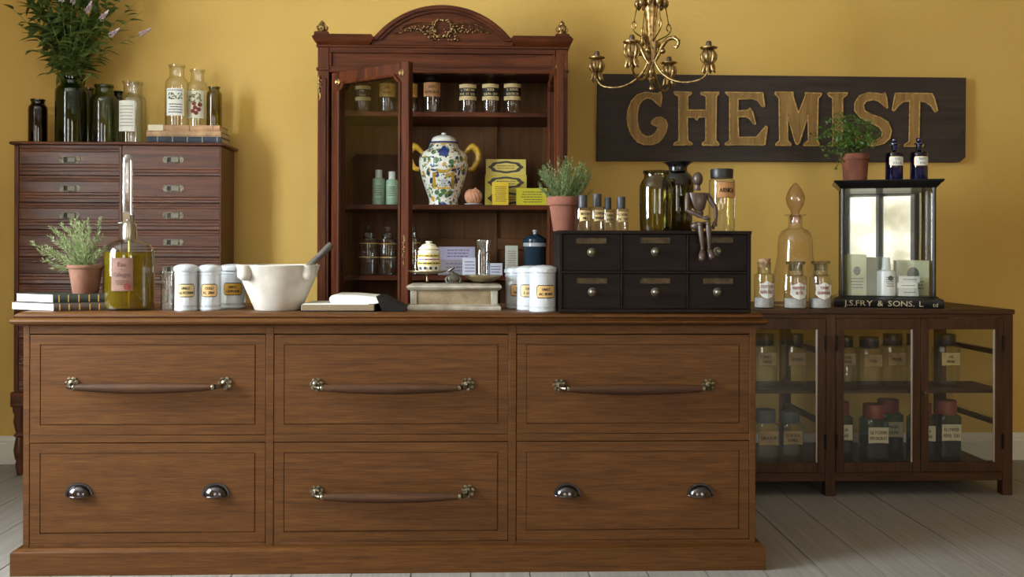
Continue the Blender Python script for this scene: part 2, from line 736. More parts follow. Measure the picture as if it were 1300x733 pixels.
# windows with bars; the one seen in the show case mirror has a black frame
wn = 0
for side, wins in (('L', WIN_L), ('F', WIN_F)):
    for k, (u0, u1, z0, z1) in enumerate(wins):
        wn += 1
        black = side == 'F' and k == 1
        fm = MB()
        t = 0.07 if not black else 0.105
        d0, d1 = (-0.13, -0.07) if not black else (-0.05, 0.0)

        def bar(a0, a1, b0, b1, e=0.0):
            if side == 'F':
                fm.box(a0, a1, RY0 + d0 - e, RY0 + d1 + e, b0, b1)
            else:
                fm.box(RX0 + d0 - e, RX0 + d1 + e, a0, a1, b0, b1)
        bar(u0, u0 + t, z0, z1)
        bar(u1 - t, u1, z0, z1)
        bar(u0 + t, u1 - t, z0, z0 + t)
        bar(u0 + t, u1 - t, z1 - t, z1)
        mid = (u0 + u1) / 2
        mb2_ = t * (0.6 if not black else 0.42)
        bar(mid - mb2_, mid + mb2_, z0 + t, z1 - t)
        if not black:
            for q in (1, 2):
                zz = z0 + (z1 - z0) * q / 3
                bar(u0 + t, mid - t * 0.6, zz - 0.012, zz + 0.012, -0.01)
                bar(mid + t * 0.6, u1 - t, zz - 0.012, zz + 0.012, -0.01)
        wo = struct(fm.build('window_%d' % wn, EBONY if black else WHITEP, smooth=0))
        for a0, a1 in ((u0 + t, mid - t * 0.6), (mid + t * 0.6, u1 - t)):
            pn = MB()
            if side == 'F':
                pn.box(a0, a1, RY0 + (d0 + d1) / 2 - 0.002, RY0 + (d0 + d1) / 2 + 0.002, z0 + t, z1 - t)
            else:
                pn.box(RX0 - 0.102, RX0 - 0.098, a0, a1, z0 + t, z1 - t)
            pn.build('window_pane', G_PANE, wo, smooth=0)

# unseen panel added beside the left window to shade the back wall's left end
win1 = bpy.data.objects['window_1']
y_, z0, z1 = WIN_L[0][1] + 0.012, WIN_L[0][2], WIN_L[0][3]
sw = 0.36
mb = MB()
mb.box(RX0 + 0.002, RX0 + sw, y_, y_ + 0.018, z0, z1, 0.002)
for a, b in ((z0 + 0.08, (z0 + z1) / 2 - 0.04), ((z0 + z1) / 2 + 0.04, z1 - 0.08)):
    mb.box(RX0 + 0.07, RX0 + sw - 0.07, y_ - 0.006, y_ + 0.024, a, b, 0.004)
mb.build('shade_panel', WHITEP, win1)

# whitewashed stone wall across the yard, seen through the black window in the mirror
yard = MB()
yard.box(-5.0, 5.5, RY0 - 2.6, RY0 - 2.3, -0.1, 3.4)
ys = plain('whitewashed_stone', (244, 243, 240), 0.9, rgb2=(176, 168, 152), nscale=1.9, bump=0.3)
struct(yard.build('trim_1', ys, smooth=0))['label'] = 'whitewashed stone wall of the yard outside the black window'

# ================================================================== SHOP COUNTER
CYF, CYB, CZ = 3.49, 4.06, 0.903
cx0, cx1 = X(30, CYF), X(960, CYF)
cz = lambda py: Z(py, CYF, 500)
cnt = thing('shop_counter', 'long oak shop counter with six large drawers, bar handles and cup pulls', 'counter', ((cx0 + cx1) / 2, (CYF + CYB) / 2, 0))
pz = cz(694)
mb = MB()
mb.ringsweep(cx0, cx1, CYF, CYB, [(0.030, 0.0), (0.030, 0.078), (0.024, 0.084), (0.012, 0.090), (0.010, pz + 0.004)])
mb.build('plinth', OAK('X'), cnt, world=True)
mb = MB()
mb.ringsweep(cx0, cx1, CYF, CYB, [(0.0, 0.858), (0.020, 0.859), (0.030, 0.864), (0.034, 0.871), (0.031, 0.878), (0.022, 0.882), (0.018, 0.884), (0.022, 0.888), (0.021, 0.893), (0.014, 0.899), (0.006, CZ), (0.0, CZ)])
mb.build('worktop', OAK('X'), cnt, world=True, smooth=50)
# face frame and carcass
DX = [(38, 338), (348, 646), (656, 952)]
DZ = [(424, 552), (561, 688)]
mb = MB()
b_ = 0.0015
mb.box(cx0, X(38, CYF), CYF, CYF + 0.03, pz, 0.858, b_)
mb.box(X(952, CYF), cx1, CYF, CYF + 0.03, pz, 0.858, b_)
for a, b in ((338, 348), (646, 656)):
    mb.box(X(a, CYF), X(b, CYF), CYF, CYF + 0.03, pz, 0.858, b_)
xs = [38, 338, 348, 646, 656, 952]
for i in range(0, 6, 2):
    xa, xb = X(xs[i], CYF), X(xs[i + 1], CYF)
    for za, zb in ((cz(424), 0.858), (cz(561), cz(552)), (pz, cz(688))):
        mb.box(xa, xb, CYF + 0.001, CYF + 0.03, za, zb, 0.0008)
mb.build('face_frame', OAK('X'), cnt, world=True)
mb = MB()
mb.box(cx0, cx0 + 0.02, CYF + 0.03, CYB, pz, 0.858)
mb.box(cx1 - 0.02, cx1, CYF + 0.03, CYB, pz, 0.858)
mb.box(cx0 + 0.02, cx1 - 0.02, CYB - 0.02, CYB, pz, 0.858)
mb.build('carcass', OAK('Z'), cnt, world=True)


def rosette(mb, c, r):
    c = Vector(c)
    mb.lathe([(0, 0.0), (r * 0.55, 0.0), (r * 0.55, 0.004), (r * 0.35, 0.007), (0, 0.008)], 12, c, Matrix.Rotation(PI / 2, 3, 'X'))
    for k in range(7):
        a = 2 * PI * k / 7 + 0.3
        mb.blob(c + Vector((math.cos(a) * r * 0.72, -0.003, math.sin(a) * r * 0.72)), (r * 0.33, 0.004, r * 0.33), 1)


def cup_pull(parent, c):
    c = Vector(c)
    mb = MB()
    a, bdep, h = 0.041, 0.026, 0.036
    nu, nv = 16, 6
    vs_, fs = [], []
    for j in range(nv + 1):
        v = (PI / 2) * j / nv
        for i in range(nu + 1):
            u = PI * i / nu
            vs_.append(c + Vector((-a * math.cos(u), -0.003 - bdep * math.sin(u) * math.sin(v), h * math.sin(u) * math.cos(v))))
    for j in range(nv):
        for i in range(nu):
            p = j * (nu + 1) + i
            fs.append((p, p + 1, p + nu + 2, p + nu + 1))
    mb.raw(vs_, fs)
    pts = [(c.x - (a + 0.007) * math.cos(PI * i / 16), c.z + (h + 0.007) * math.sin(PI * i / 16)) for i in range(17)]
    mb.prism(pts, c.y - 0.004, c.y)
    mb.tube([c + Vector((-a - 0.003, -0.004, 0)), c + Vector((-a * 0.6, -0.022, -0.001)), c + Vector((0, -0.031, -0.001)), c + Vector((a * 0.6, -0.022, -0.001)), c + Vector((a + 0.003, -0.004, 0))], 0.0022, 6)
    return mb.build('cup_pull', CHROME_D, parent, world=True, smooth=50)


def bar_handle(parent, pxa, pxb, py):
    yb = CYF - 0.052
    A, B = W(pxa, py, CYF), W(pxb, py, CYF)
    zc = A.z * 0.5 + B.z * 0.5
    for P, sgn in ((A, 1), (B, -1)):
        mb = MB()
        c = Vector((P.x, CYF - 0.002, zc))
        rosette(mb, c, 0.024)
        mb.tube([c, c + Vector((0, -0.025, -0.002)), c + Vector((sgn * 0.004, -0.044, -0.005)), c + Vector((sgn * 0.02, -0.052, -0.006))], [0.007, 0.006, 0.007, 0.008], 8)
        mb.lathe([(0, 0), (0.0095, 0), (0.0115, 0.004), (0.0115, 0.008), (0.0095, 0.012), (0, 0.012)], 12, c + Vector((sgn * 0.022, -0.052, -0.006)), Matrix.Rotation(sgn * PI / 2, 3, 'Y'))
        mb.build('handle_mount', NICKEL, parent, world=True, smooth=50)
    n = 16
    pts, rs = [], []
    xa, xb = A.x + 0.033, B.x - 0.033
    for i in range(n + 1):
        u = i / n
        pts.append((xa + (xb - xa) * u, yb - 0.002, zc - 0.006 - 0.003 * math.sin(PI * u)))
        rs.append(0.0110 + 0.0080 * math.sin(PI * u) ** 0.7)
    MB().tube(pts, rs, 10).build('handle_bar', wood('handle_wood', (54, 33, 18), (72, 45, 26), (88, 57, 34), 'X', rough=0.5, spec=0.25), parent, world=True, smooth=60)


HND = {(0, 0): ('bar', 92, 286, 487), (0, 1): ('bar', 402, 594, 488), (0, 2): ('bar', 710, 899, 489),
       (1, 0): ('cup', 100, 274, 627), (1, 1): ('bar', 402, 594, 624), (1, 2): ('cup', 720, 889, 627)}
for ri, (pa, pb) in enumerate(DZ):
    for ci_, (qa, qb) in enumerate(DX):
        xa, xb = X(qa, CYF) + 0.002, X(qb, CYF) - 0.002
        za, zb = cz(pb) + 0.002, cz(pa) - (0.004 if ri == 0 else 0.003)
        mb = MB()
        g, gw = 0.033, 0.0032
        yf = CYF + 0.0005
        mb.box(xa, xb, yf + 0.004, yf + 0.022, za, zb)
        mb.box(xa, xb, yf, yf + 0.004, za, za + g)
        mb.box(xa, xb, yf, yf + 0.004, zb - g, zb)
        mb.box(xa, xa + g, yf, yf + 0.004, za + g, zb - g)
        mb.box(xb - g, xb, yf, yf + 0.004, za + g, zb - g)
        mb.box(xa + g + gw, xb - g - gw, yf, yf + 0.004, za + g + gw, zb - g - gw, 0.001)
        mb.box(xa + 0.01, xb - 0.01, yf + 0.022, CYB - 0.06, za + 0.005, za + 0.015)
        dr = mb.build('drawer', OAK('X'), cnt, world=True, smooth=0)
        kind, a, b, py = HND[(ri, ci_)]
        if kind == 'bar':
            bar_handle(dr, a, b, py)
        else:
            for p in (a, b):
                q = W(p, py + 2, CYF)
                cup_pull(dr, (q.x, CYF + 0.0005, q.z))

# ================================================================== TALL DRAWER CHEST (left, against the wall)
TY, TYB = 4.99, 5.25
tx0, tx1 = X(18, TY, 200), X(281, TY, 200)
tz = lambda py: Z(py, TY, 150)
chest = thing('drawer_chest', 'tall dark mahogany chest of two columns of shallow reeded drawers on turned legs', 'chest', ((tx0 + tx1) / 2, (TY + TYB) / 2, 0))
TZ0, TZ1 = Z(496, TY, 20), tz(180.5)
mb = MB()
mb.ringsweep(tx0, tx1, TY, TYB, [(0.0, TZ1 - 0.018), (0.014, TZ1 - 0.016), (0.018, TZ1 - 0.010), (0.016, TZ1 - 0.003), (0.010, TZ1), (0, TZ1)])
mb.build('top', CHEST('X'), chest, world=True, smooth=50)
for a, b in ((tx0, X(23.6, TY, 200)), (X(279, TY, 200), tx1)):
    MB().box(a, b, TY, TYB, TZ0, TZ1 - 0.018, 0.002).build('side_panel', CHEST('Z'), chest, world=True)
MB().box(X(151, TY, 200), X(154.5, TY, 200), TY, TYB, TZ0, TZ1 - 0.018, 0.002).build('divider', CHEST('Z'), chest, world=True)
MB().box(X(24, TY, 200), X(279, TY, 200), TYB - 0.012, TYB - 0.001, TZ0, TZ1 - 0.018).build('back_panel', CHEST('Z'), chest, world=True)
MB().box(tx0 + 0.001, tx1 - 0.001, TY + 0.001, TYB, TZ0 - 0.008, TZ0, 0.002).build('bottom_board', CHEST('X'), chest, world=True)
# stand: rail and turned legs
mb = MB()
zr0 = Z(517, TY, 20)
mb.box(tx0 - 0.012, tx1 + 0.012, TY - 0.012, TYB, zr0, TZ0 - 0.008, 0.004)
mb.build('stand_rail', CHEST('X'), chest, world=True)
for lx in (tx0 + 0.022, tx1 - 0.022):
    for ly in (TY + 0.022, TYB - 0.035):
        mb = MB()
        H = zr0
        mb.lathe([(0, 0), (0.014, 0), (0.018, H * .08), (0.022, H * .16), (0.016, H * .20), (0.024, H * .25), (0.030, H * .36), (0.022, H * .5), (0.018, H * .55), (0.030, H * .58), (0.018, H * .62), (0.024, H * .68), (0.031, H * .78), (0.026, H * .88), (0.034, H * .93), (0.034, H), (0, H)], 14, (lx, ly, 0))
        mb.build('leg', CHEST('Z'), chest, world=True, smooth=50)
ROWS = [184.5, 223.0] + [223.0 + 34.4 * k for k in range(1, 8)]
ROWS = ROWS + [495.5]


def chest_pull(parent, c):
    mb = MB()
    w, h = 0.046, 0.0165
    pts = []
    for k in range(9):
        a = PI / 2 + PI * k / 8
        pts.append((c.x - w + h * 0.55 + math.cos(a) * h * 0.9, c.z + math.sin(a) * h))
    for k in range(9):
        a = -PI / 2 + PI * k / 8
        pts.append((c.x + w - h * 0.55 + math.cos(a) * h * 0.9, c.z + math.sin(a) * h))
    mb.prism(pts, c.y - 0.002, c.y)
    iw, ih = 0.026, 0.011
    for (a0, a1, b0, b1) in ((-iw - .004, iw + .004, ih, ih + .004), (-iw - .004, iw + .004, -ih - .004, -ih), (-iw - .004, -iw, -ih, ih), (iw, iw + .004, -ih, ih)):
        mb.box(c.x + a0, c.x + a1, c.y - 0.006, c.y - 0.001, c.z + b0, c.z + b1, 0.001)
    mb.box(c.x - iw, c.x - iw + 0.016, c.y - 0.003, c.y - 0.0015, c.z - ih, c.z + ih, mi=1)
    mb.box(c.x - iw + 0.016, c.x + iw, c.y - 0.004, c.y - 0.0015, c.z - ih, c.z + ih, mi=2)
    mb.build('recessed_pull', [plain('tarnished_nickel', (128, 120, 104), 0.5, 1.0, noise=0.4, nscale=80), INK, plain('pull_card', (132, 124, 110), 0.6)], parent, world=True)


for cidx, (qa, qb, pc) in enumerate(((23.8, 150.8, 88), (154.7, 278.8, 219.5))):
    for r in range(9):
        za, zb = Z(ROWS[r + 1], TY, 150) + 0.002, Z(ROWS[r], TY, 150) - 0.002
        H = zb - za
        xa, xb = X(qa, TY, 200) + 0.001, X(qb, TY, 200) - 0.001
        y0 = TY + 0.004
        prof = [(y0 + 0.016, za)]
        def reed(u0, u1, n, d=0.003):
            for k in range(n):
                p0 = u0 + (u1 - u0) * k / n
                p1 = u0 + (u1 - u0) * (k + 1) / n
                prof.append((y0 + d, za + H * (p0 + 0.02)))
                prof.append((y0 + d * 0.2, za + H * (p0 + (p1 - p0) * 0.25)))
                prof.append((y0 + d * 0.0, za + H * (p0 + (p1 - p0) * 0.5)))
                prof.append((y0 + d * 0.3, za + H * (p0 + (p1 - p0) * 0.85)))
        prof.append((y0, za))
        if cidx == 0 or r >= 2:
            reed(0.10, 0.36, 2)
            prof.append((y0 + 0.003, za + H * 0.36))
            prof.append((y0 + 0.001, za + H * 0.38))
            prof.append((y0 + 0.001, za + H * 0.76))
            reed(0.78, 0.96, 2)
        else:
            reed(0.06, 0.20, 1)
            prof.append((y0 + 0.003, za + H * 0.20))
            prof.append((y0 + 0.001, za + H * 0.22))
            prof.append((y0 + 0.001, za + H * 0.88))
        prof.append((y0, zb))
        prof.append((y0 + 0.016, zb))
        mb = MB()
        mb.prism(prof, xa, xb, 'x')
        mb.box(xa + 0.004, xb - 0.004, y0 + 0.016, TYB - 0.02, za + 0.004, za + 0.012)
        dr = mb.build('drawer', CHEST('X'), chest, world=True, smooth=0)
        q = Z((ROWS[r] + ROWS[r + 1]) / 2 - 1.0, TY, pc)
        chest_pull(dr, Vector((X(pc, TY, 250), y0 + 0.001, q)))

# ================================================================== LONG GLAZED CABINET (right)
GY, GYB = 4.50, 5.20
gx1 = X(1286, GY, 500)
gx0 = X(815, GY, 500)
gz = lambda py, px=1160: Z(py, GY, px)
gcab = thing('glazed_cabinet', 'low brown wooden display cabinet with glazed doors on short square legs', 'cabinet', ((gx0 + gx1) / 2, (GY + GYB) / 2, 0))
GZT = gz(393)
MB().box(gx0 - 0.006, gx1 + 0.006, GY - 0.006, GYB, GZT - 0.022, GZT, 0.003).build('top', BROWN('X'), gcab, world=True)
gm = X(1054.5, GY, 500)          # middle stile
hw = 0.024
posts = [(gx0, gx0 + 0.048), (gm - hw, gm + hw), (gx1 - 0.048, gx1)]
for a, b in posts:
    MB().box(a, b, GY, GY + 0.048, 0, GZT - 0.022, 0.002).build('front_post', BROWN('Z'), gcab, world=True)
    MB().box(a, b, GYB - 0.05, GYB - 0.002, 0, GZT - 0.022, 0.002).build('back_post', BROWN('Z'), gcab, world=True)
zb0, zb1, zt0 = gz(611), gz(600), gz(404)
for (a, b) in ((posts[0][1], posts[1][0]), (posts[1][1], posts[2][0])):
    MB().box(a, b, GY + 0.002, GY + 0.03, zb0, zb1, 0.001).build('rail', BROWN('X'), gcab, world=True)
    MB().box(a, b, GY + 0.002, GY + 0.03, zt0, GZT - 0.022, 0.001).build('rail', BROWN('X'), gcab, world=True)
    MB().box(a, b, GYB - 0.04, GYB - 0.01, zb0, zb1, 0.001).build('rail', BROWN('X'), gcab, world=True)
    MB().box(a, b, GYB - 0.04, GYB - 0.01, zt0, GZT - 0.022, 0.001).build('rail', BROWN('X'), gcab, world=True)
MB().box(gx0 + 0.005, gx1 - 0.005, GY + 0.03, GYB - 0.01, zb1 - 0.012, zb1 + 0.004).build('bottom_board', BROWN('X'), gcab, world=True)
GSH = Z(491, 4.66, 1160)
MB().box(gx0 + 0.01, gx1 - 0.01, GY + 0.05, GY + 0.36, GSH - 0.016, GSH, 0.001).build('shelf', BROWN('X'), gcab, world=True)
GBOT = zb1 + 0.004
# side and partition rails
for k, (xa, xb) in enumerate(((gx1 - 0.036, gx1 - 0.012), (gm - 0.012, gm + 0.012), (gx0 + 0.012, gx0 + 0.036))):
    for za, zb in ((0.637, 0.659), (0.307, 0.329), (zb0, zb1 - 0.012), (zt0, GZT - 0.022)):
        MB().box(xa, xb, GY + 0.048, GYB - 0.05, za, zb).build('side_rail', BROWN('Y'), gcab, world=True)
MB().box(gx1 - 0.006, gx1 - 0.003, GY + 0.05, GYB - 0.05, zb1, zt0).build('side_pane', G_PANE, gcab, world=True, smooth=0)
MB().box(gx0 + 0.003, gx0 + 0.006, GY + 0.05, GYB - 0.05, zb1, zt0).build('side_pane', G_PANE, gcab, world=True, smooth=0)
dm = X(1168.5, GY, 500)
dl = (posts[0][1] + posts[1][0]) / 2
DOORS = [(posts[0][1] + .001, dl - .001, 'L'), (dl + .001, posts[1][0] - .001, 'R'), (posts[1][1] + .001, dm - .001, 'L'), (dm + .001, posts[2][0] - .001, 'R')]
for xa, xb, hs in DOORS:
    mb = MB()
    st, y0, y1 = 0.036, GY - 0.004, GY + 0.018
    za, zb = zb1 + 0.002, zt0 - 0.002
    mb.box(xa, xa + st, y0, y1, za, zb, 0.0015)
    mb.box(xb - st, xb, y0, y1, za, zb, 0.0015)
    mb.box(xa + st, xb - st, y0 + 0.0005, y1, za, za + 0.045, 0.0015)
    mb.box(xa + st, xb - st, y0 + 0.0005, y1, zb - 0.05, zb, 0.0015)
    d = mb.build('door', BROWN('Z'), gcab, world=True)
    MB().box(xa + st, xb - st, GY + 0.006, GY + 0.009, za + 0.045, zb - 0.05).build('glass_pane', G_PANE, d, world=True, smooth=0)
    MB().box(xb - st - 0.007, xb - st, GY - 0.002, GY + 0.006, za + 0.045, zb - 0.05, 0.001).build('lit_edge_strip', plain('lit_edge_pale', (176, 160, 146), 0.6), d, world=True)  # pale strip painted in for the stile's inner edge catching window light
    hx = xa + 0.001 if hs == 'L' else xb - 0.001
    for hz in (za + (zb - za) * 0.84, za + (zb - za) * 0.2):
        MB().tube([(hx, GY - 0.008, hz - 0.035), (hx, GY - 0.008, hz + 0.035)], 0.0055, 8).build('hinge', plain('dark_iron', (38, 32, 28), 0.5, 0.8), d, world=True)
    if hs == 'R' and xa > gm:
        kn = MB()
        kx = xa + 0.012
        kz = gz(499, 1170)
        kn.lathe([(0, 0), (0.006, 0), (0.006, 0.004), (0.003, 0.008), (0.008, 0.016), (0.006, 0.02), (0, 0.021)], 10, (kx, y0, kz), Matrix.Rotation(PI / 2, 3, 'X'))
        kn.build('door_catch', NICKEL, d, world=True)

# ================================================================== BOOKCASE WITH OPEN GLASS DOORS (centre)
BY, BYB = 4.78, 5.255
bxL, bxR = X(403, BY, 200), X(720.5, BY, 200)
bz = lambda py, px=560: Z(py, BY, px)
bc = thing('glazed_bookcase', 'tall mahogany bookcase with arched gilded pediment and two open glass doors', 'bookcase', ((bxL + bxR) / 2, (BY + BYB) / 2, 0))
zC0, zC1 = bz(60), bz(45)              # cornice
zO1 = bz(93)                           # top of the opening
ipL, ipR = X(417.5, BY, 200), X(705, BY, 200)
pc = X(562, BY, 30)
hwid = (X(651.5, BY, 40) - X(472.5, BY, 40)) / 2
zA = bz(52)
mb = MB()
mb.ringsweep(bxL, bxR, BY, BYB - 0.03, [(0.0, zC0 - 0.006), (0.006, zC0 - 0.003), (0.007, zC0 + 0.004), (0.003, zC0 + 0.008), (0.0, zC0 + 0.010)])
mb.build('cornice_base', MAHO('X'), bc, world=True, smooth=30)
for a, b, y1_ in ((bxL, pc - hwid + 0.01, BYB - 0.03), (pc + hwid - 0.01, bxR, BYB - 0.03)):
    mb = MB()
    mb.ringsweep(a + (0.025 if a > 0 else 0), b - (0.025 if b < 0 else 0), BY, y1_, [(0.0, zC0 + 0.010), (0.012, zC0 + 0.018), (0.022, zC0 + 0.034), (0.025, zC0 + 0.044), (0.018, zC0 + 0.048), (0.014, zC1), (0, zC1)])
    mb.build('cornice', MAHO('X'), bc, world=True, smooth=30)
MB().box(pc - hwid, pc + hwid, BY + 0.005, BYB - 0.03, zC0 + 0.010, zA).build('cornice_fascia', MAHO('X'), bc, world=True)
# posts: front pilasters
for a, b in ((bxL, ipL), (ipR, bxR)):
    mb = MB()
    mb.box(a, b, BY, BY + 0.05, 0.0, zC0 - 0.004, 0.003)
    mb.box(a + 0.012, b - 0.012, BY - 0.006, BY, 0.12, zO1 - 0.03, 0.003)
    mb.box(a - 0.006, b + 0.004, BY - 0.008, BY + 0.05, zO1 + 0.008, zO1 + 0.022, 0.002)
    mb.build('pilaster', MAHO('Z'), bc, world=True)
    mb = MB()
    mid = (a + b) / 2
    if a > 0:
        mb.box(b - 0.03, b, BY + 0.05, BYB, 0, zC0 - 0.004)
    else:
        mb.box(a, a + 0.03, BY + 0.05, BYB, 0, zC0 - 0.004)
    mb.build('side_panel', MAHO('Z'), bc, world=True)
# frieze with a recessed panel
mb = MB()
mb.box(ipL, ipR, BY + 0.012, BY + 0.04, zO1, zC0 - 0.004)
fl, fr = ipL + 0.012, ipR - 0.012
for (a, b, c_, d_) in ((ipL, ipR, zO1, zO1 + 0.03), (ipL, ipR, zC0 - 0.03, zC0 - 0.004), (ipL, fl, zO1 + .03, zC0 - .03), (fr, ipR, zO1 + .03, zC0 - .03)):
    mb.box(a, b, BY, BY + 0.014, c_, d_, 0.002)
mb.box(ipL, ipR, BY - 0.006, BY + 0.002, zO1, zO1 + 0.010, 0.002)
mb.build('frieze', MAHO('X'), bc, world=True)
# carcass: top, bottom, back of framed panels
MB().box(bxL + 0.03, bxR - 0.03, BY + 0.03, BYB - 0.02, zO1 + 0.03, zO1 + 0.05).build('top_board', MAHO('X'), bc, world=True)
MB().box(ipL, ipR, BY + 0.002, BYB - 0.02, 0.40, 0.425).build('bottom_board', MAHO('X'), bc, world=True)
MB().box(ipL, ipR, BY + 0.004, BY + 0.03, 0.0, 0.40).build('base_panel', MAHO('X'), bc, world=True)
MB().box(bxL + 0.03, bxR - 0.03, BYB - 0.012, BYB, 0.0, zO1 + 0.03).build('back_board', BACKW('Z'), bc, world=True)
yb0 = BYB - 0.03
bm_ = X(623, yb0, 200)
for a, b in ((bxL + 0.03, bxL + 0.09), (bm_ - 0.036, bm_ + 0.036), (bxR - 0.09, bxR - 0.03)):
    MB().box(a, b, yb0, BYB - 0.012, 0.42, zO1 + 0.03, 0.003).build('back_stile', BACKW('Z'), bc, world=True)
zc = Z(310, yb0, 620)
for a, b in ((bxL + 0.09, bm_ - 0.036), (bm_ + 0.036, bxR - 0.09)):
    MB().box(a, b, yb0 + 0.001, BYB - 0.012, zc - 0.03, zc + 0.03, 0.003).build('back_rail', BACKW('X'), bc, world=True)
SHY = BY + 0.06
SH = [Z(142, SHY, 560), Z(260, SHY, 560), Z(350, SHY, 560)]
for z in SH:
    mb = MB()
    mb.box(bxL + 0.03, bxR - 0.03, SHY, BYB - 0.03, z - 0.024, z, 0.002)
    mb.build('shelf', MAHO('X'), bc, world=True)
# arched pediment
zt = Z(7, BY, 562)
rise = zt - zA
Rr = (hwid ** 2 + rise ** 2) / (2 * rise)
zcen = zt - Rr
a0 = math.asin(hwid / Rr)
def arc(r, n=28, lift=0.0):
    am = math.acos(min(1, (zA - lift - zcen) / r))
    return [(pc + r * math.sin(-am + 2 * am * i / n), zcen + r * math.cos(-am + 2 * am * i / n)) for i in range(n + 1)]
mb = MB()
mb.prism(arc(Rr - 0.03), BY + 0.004, BY + 0.05)
mb.build('tympanum', MAHO('X'), bc, world=True, smooth=20)
mb = MB()
def band(r0, r1, y0, y1):
    A, B = arc(r1), arc(r0)
    mb.prism(A + B[::-1], y0, y1)
band(Rr - 0.034, Rr - 0.02, BY - 0.008, BY + 0.05)
band(Rr - 0.02, Rr - 0.006, BY - 0.018, BY + 0.06)
band(Rr - 0.006, Rr, BY - 0.012, BY + 0.06)
mb.build('arch_moulding', MAHO('X'), bc, world=True, smooth=30)
# gilded garland on the pediment
mb = MB()
rg = random.Random(5)
oc = W(561, 37.5, BY)
mz = mpp(561, BY)
def leafy(px, py, s, n=1):
    p = W(px, py, BY - 0.001)
    M = Matrix.Rotation(rg.uniform(0, PI), 3, 'Y')
    mb.blob((p.x, BY - 0.003 - rg.uniform(0, 0.008), p.z), (s * mz * 1.6, 0.006, s * mz * 0.8), 1, M)
for k in range(46):
    a = 2 * PI * k / 46
    leafy(561 + 12.5 * math.cos(a) + rg.uniform(-1.5, 1.5), 36 + 11 * math.sin(a) + rg.uniform(-1.5, 1.5), rg.uniform(0.9, 1.7))
for sg in (-1, 1):
    for k in range(58):
        u = k / 57
        leafy(561 + sg * (14 + 48 * u), 39 + 4 * u + rg.uniform(-1, 1) * 6.5 * (1 - u) ** 0.8 - 3 * math.sin(PI * u), rg.uniform(0.8, 1.6) * (1 - 0.5 * u))
    pts = [W(561 + sg * (12 + 40 * t), 32 - 7 * math.sin(PI * t * 0.8) + 8 * t, BY) for t in [i / 10 for i in range(11)]]
    mb.tube([(p.x, BY - 0.004, p.z) for p in pts], 0.004, 6)
    for k in range(12):
        leafy(561 + sg * rg.uniform(3, 22), 48 + rg.uniform(-2, 3.5), rg.uniform(0.8, 1.5))
for k in range(14):
    leafy(561 + rg.uniform(-9, 9), 41 + rg.uniform(-4, 6), rg.uniform(0.8, 1.4))
mb.build('gilt_garland', GILT, bc, world=True, smooth=60)
# gilded drops on the pilasters and finials on the corners
for (p0, p1) in ((406, 97), (713, 97)):
    mb = MB()
    for k in range(30):
        u = k / 29
        p = W(p0 + rg.uniform(-2.2, 2.2) * (1 - 0.5 * u), p1 + 30 * u, BY)
        mb.blob((p.x, BY - 0.007, p.z), (rg.uniform(.003, .007), 0.004, rg.uniform(.004, .008)), 1)
    mb.build('gilt_mount', GILT, bc, world=True, smooth=60)
for px in (409, 713.5):
    mb = MB()
    c = W(px, 44, BY + 0.03)
    mb.box(c.x - 0.034, c.x + 0.034, BY - 0.004, BY + 0.064, zC1, zC1 + 0.014, 0.003)
    mb.build('corner_block', MAHO('X'), bc, world=True)
    mb = MB()
    h = Z(24, BY, px) - zC1 - 0.014
    mb.lathe([(0, 0), (0.024, 0), (0.026, h * .08), (0.017, h * .16), (0.024, h * .26), (0.027, h * .42), (0.022, h * .58), (0.012, h * .68), (0.014, h * .76), (0.010, h * .86), (0.006, h * .93), (0, h)], 14, (c.x, BY + 0.03, zC1 + 0.014))
    for k in range(10):
        a = 2 * PI * k / 10
        mb.tube([(c.x + 0.025 * math.cos(a), BY + 0.03 + 0.025 * math.sin(a), zC1 + 0.014 + h * .22), (c.x + 0.028 * math.cos(a), BY + 0.03 + 0.028 * math.sin(a), zC1 + 0.014 + h * .42), (c.x + 0.013 * math.cos(a), BY + 0.03 + 0.013 * math.sin(a), zC1 + 0.014 + h * .66)], 0.0035, 5)
    mb.build('finial', GILT, bc, world=True, smooth=50)
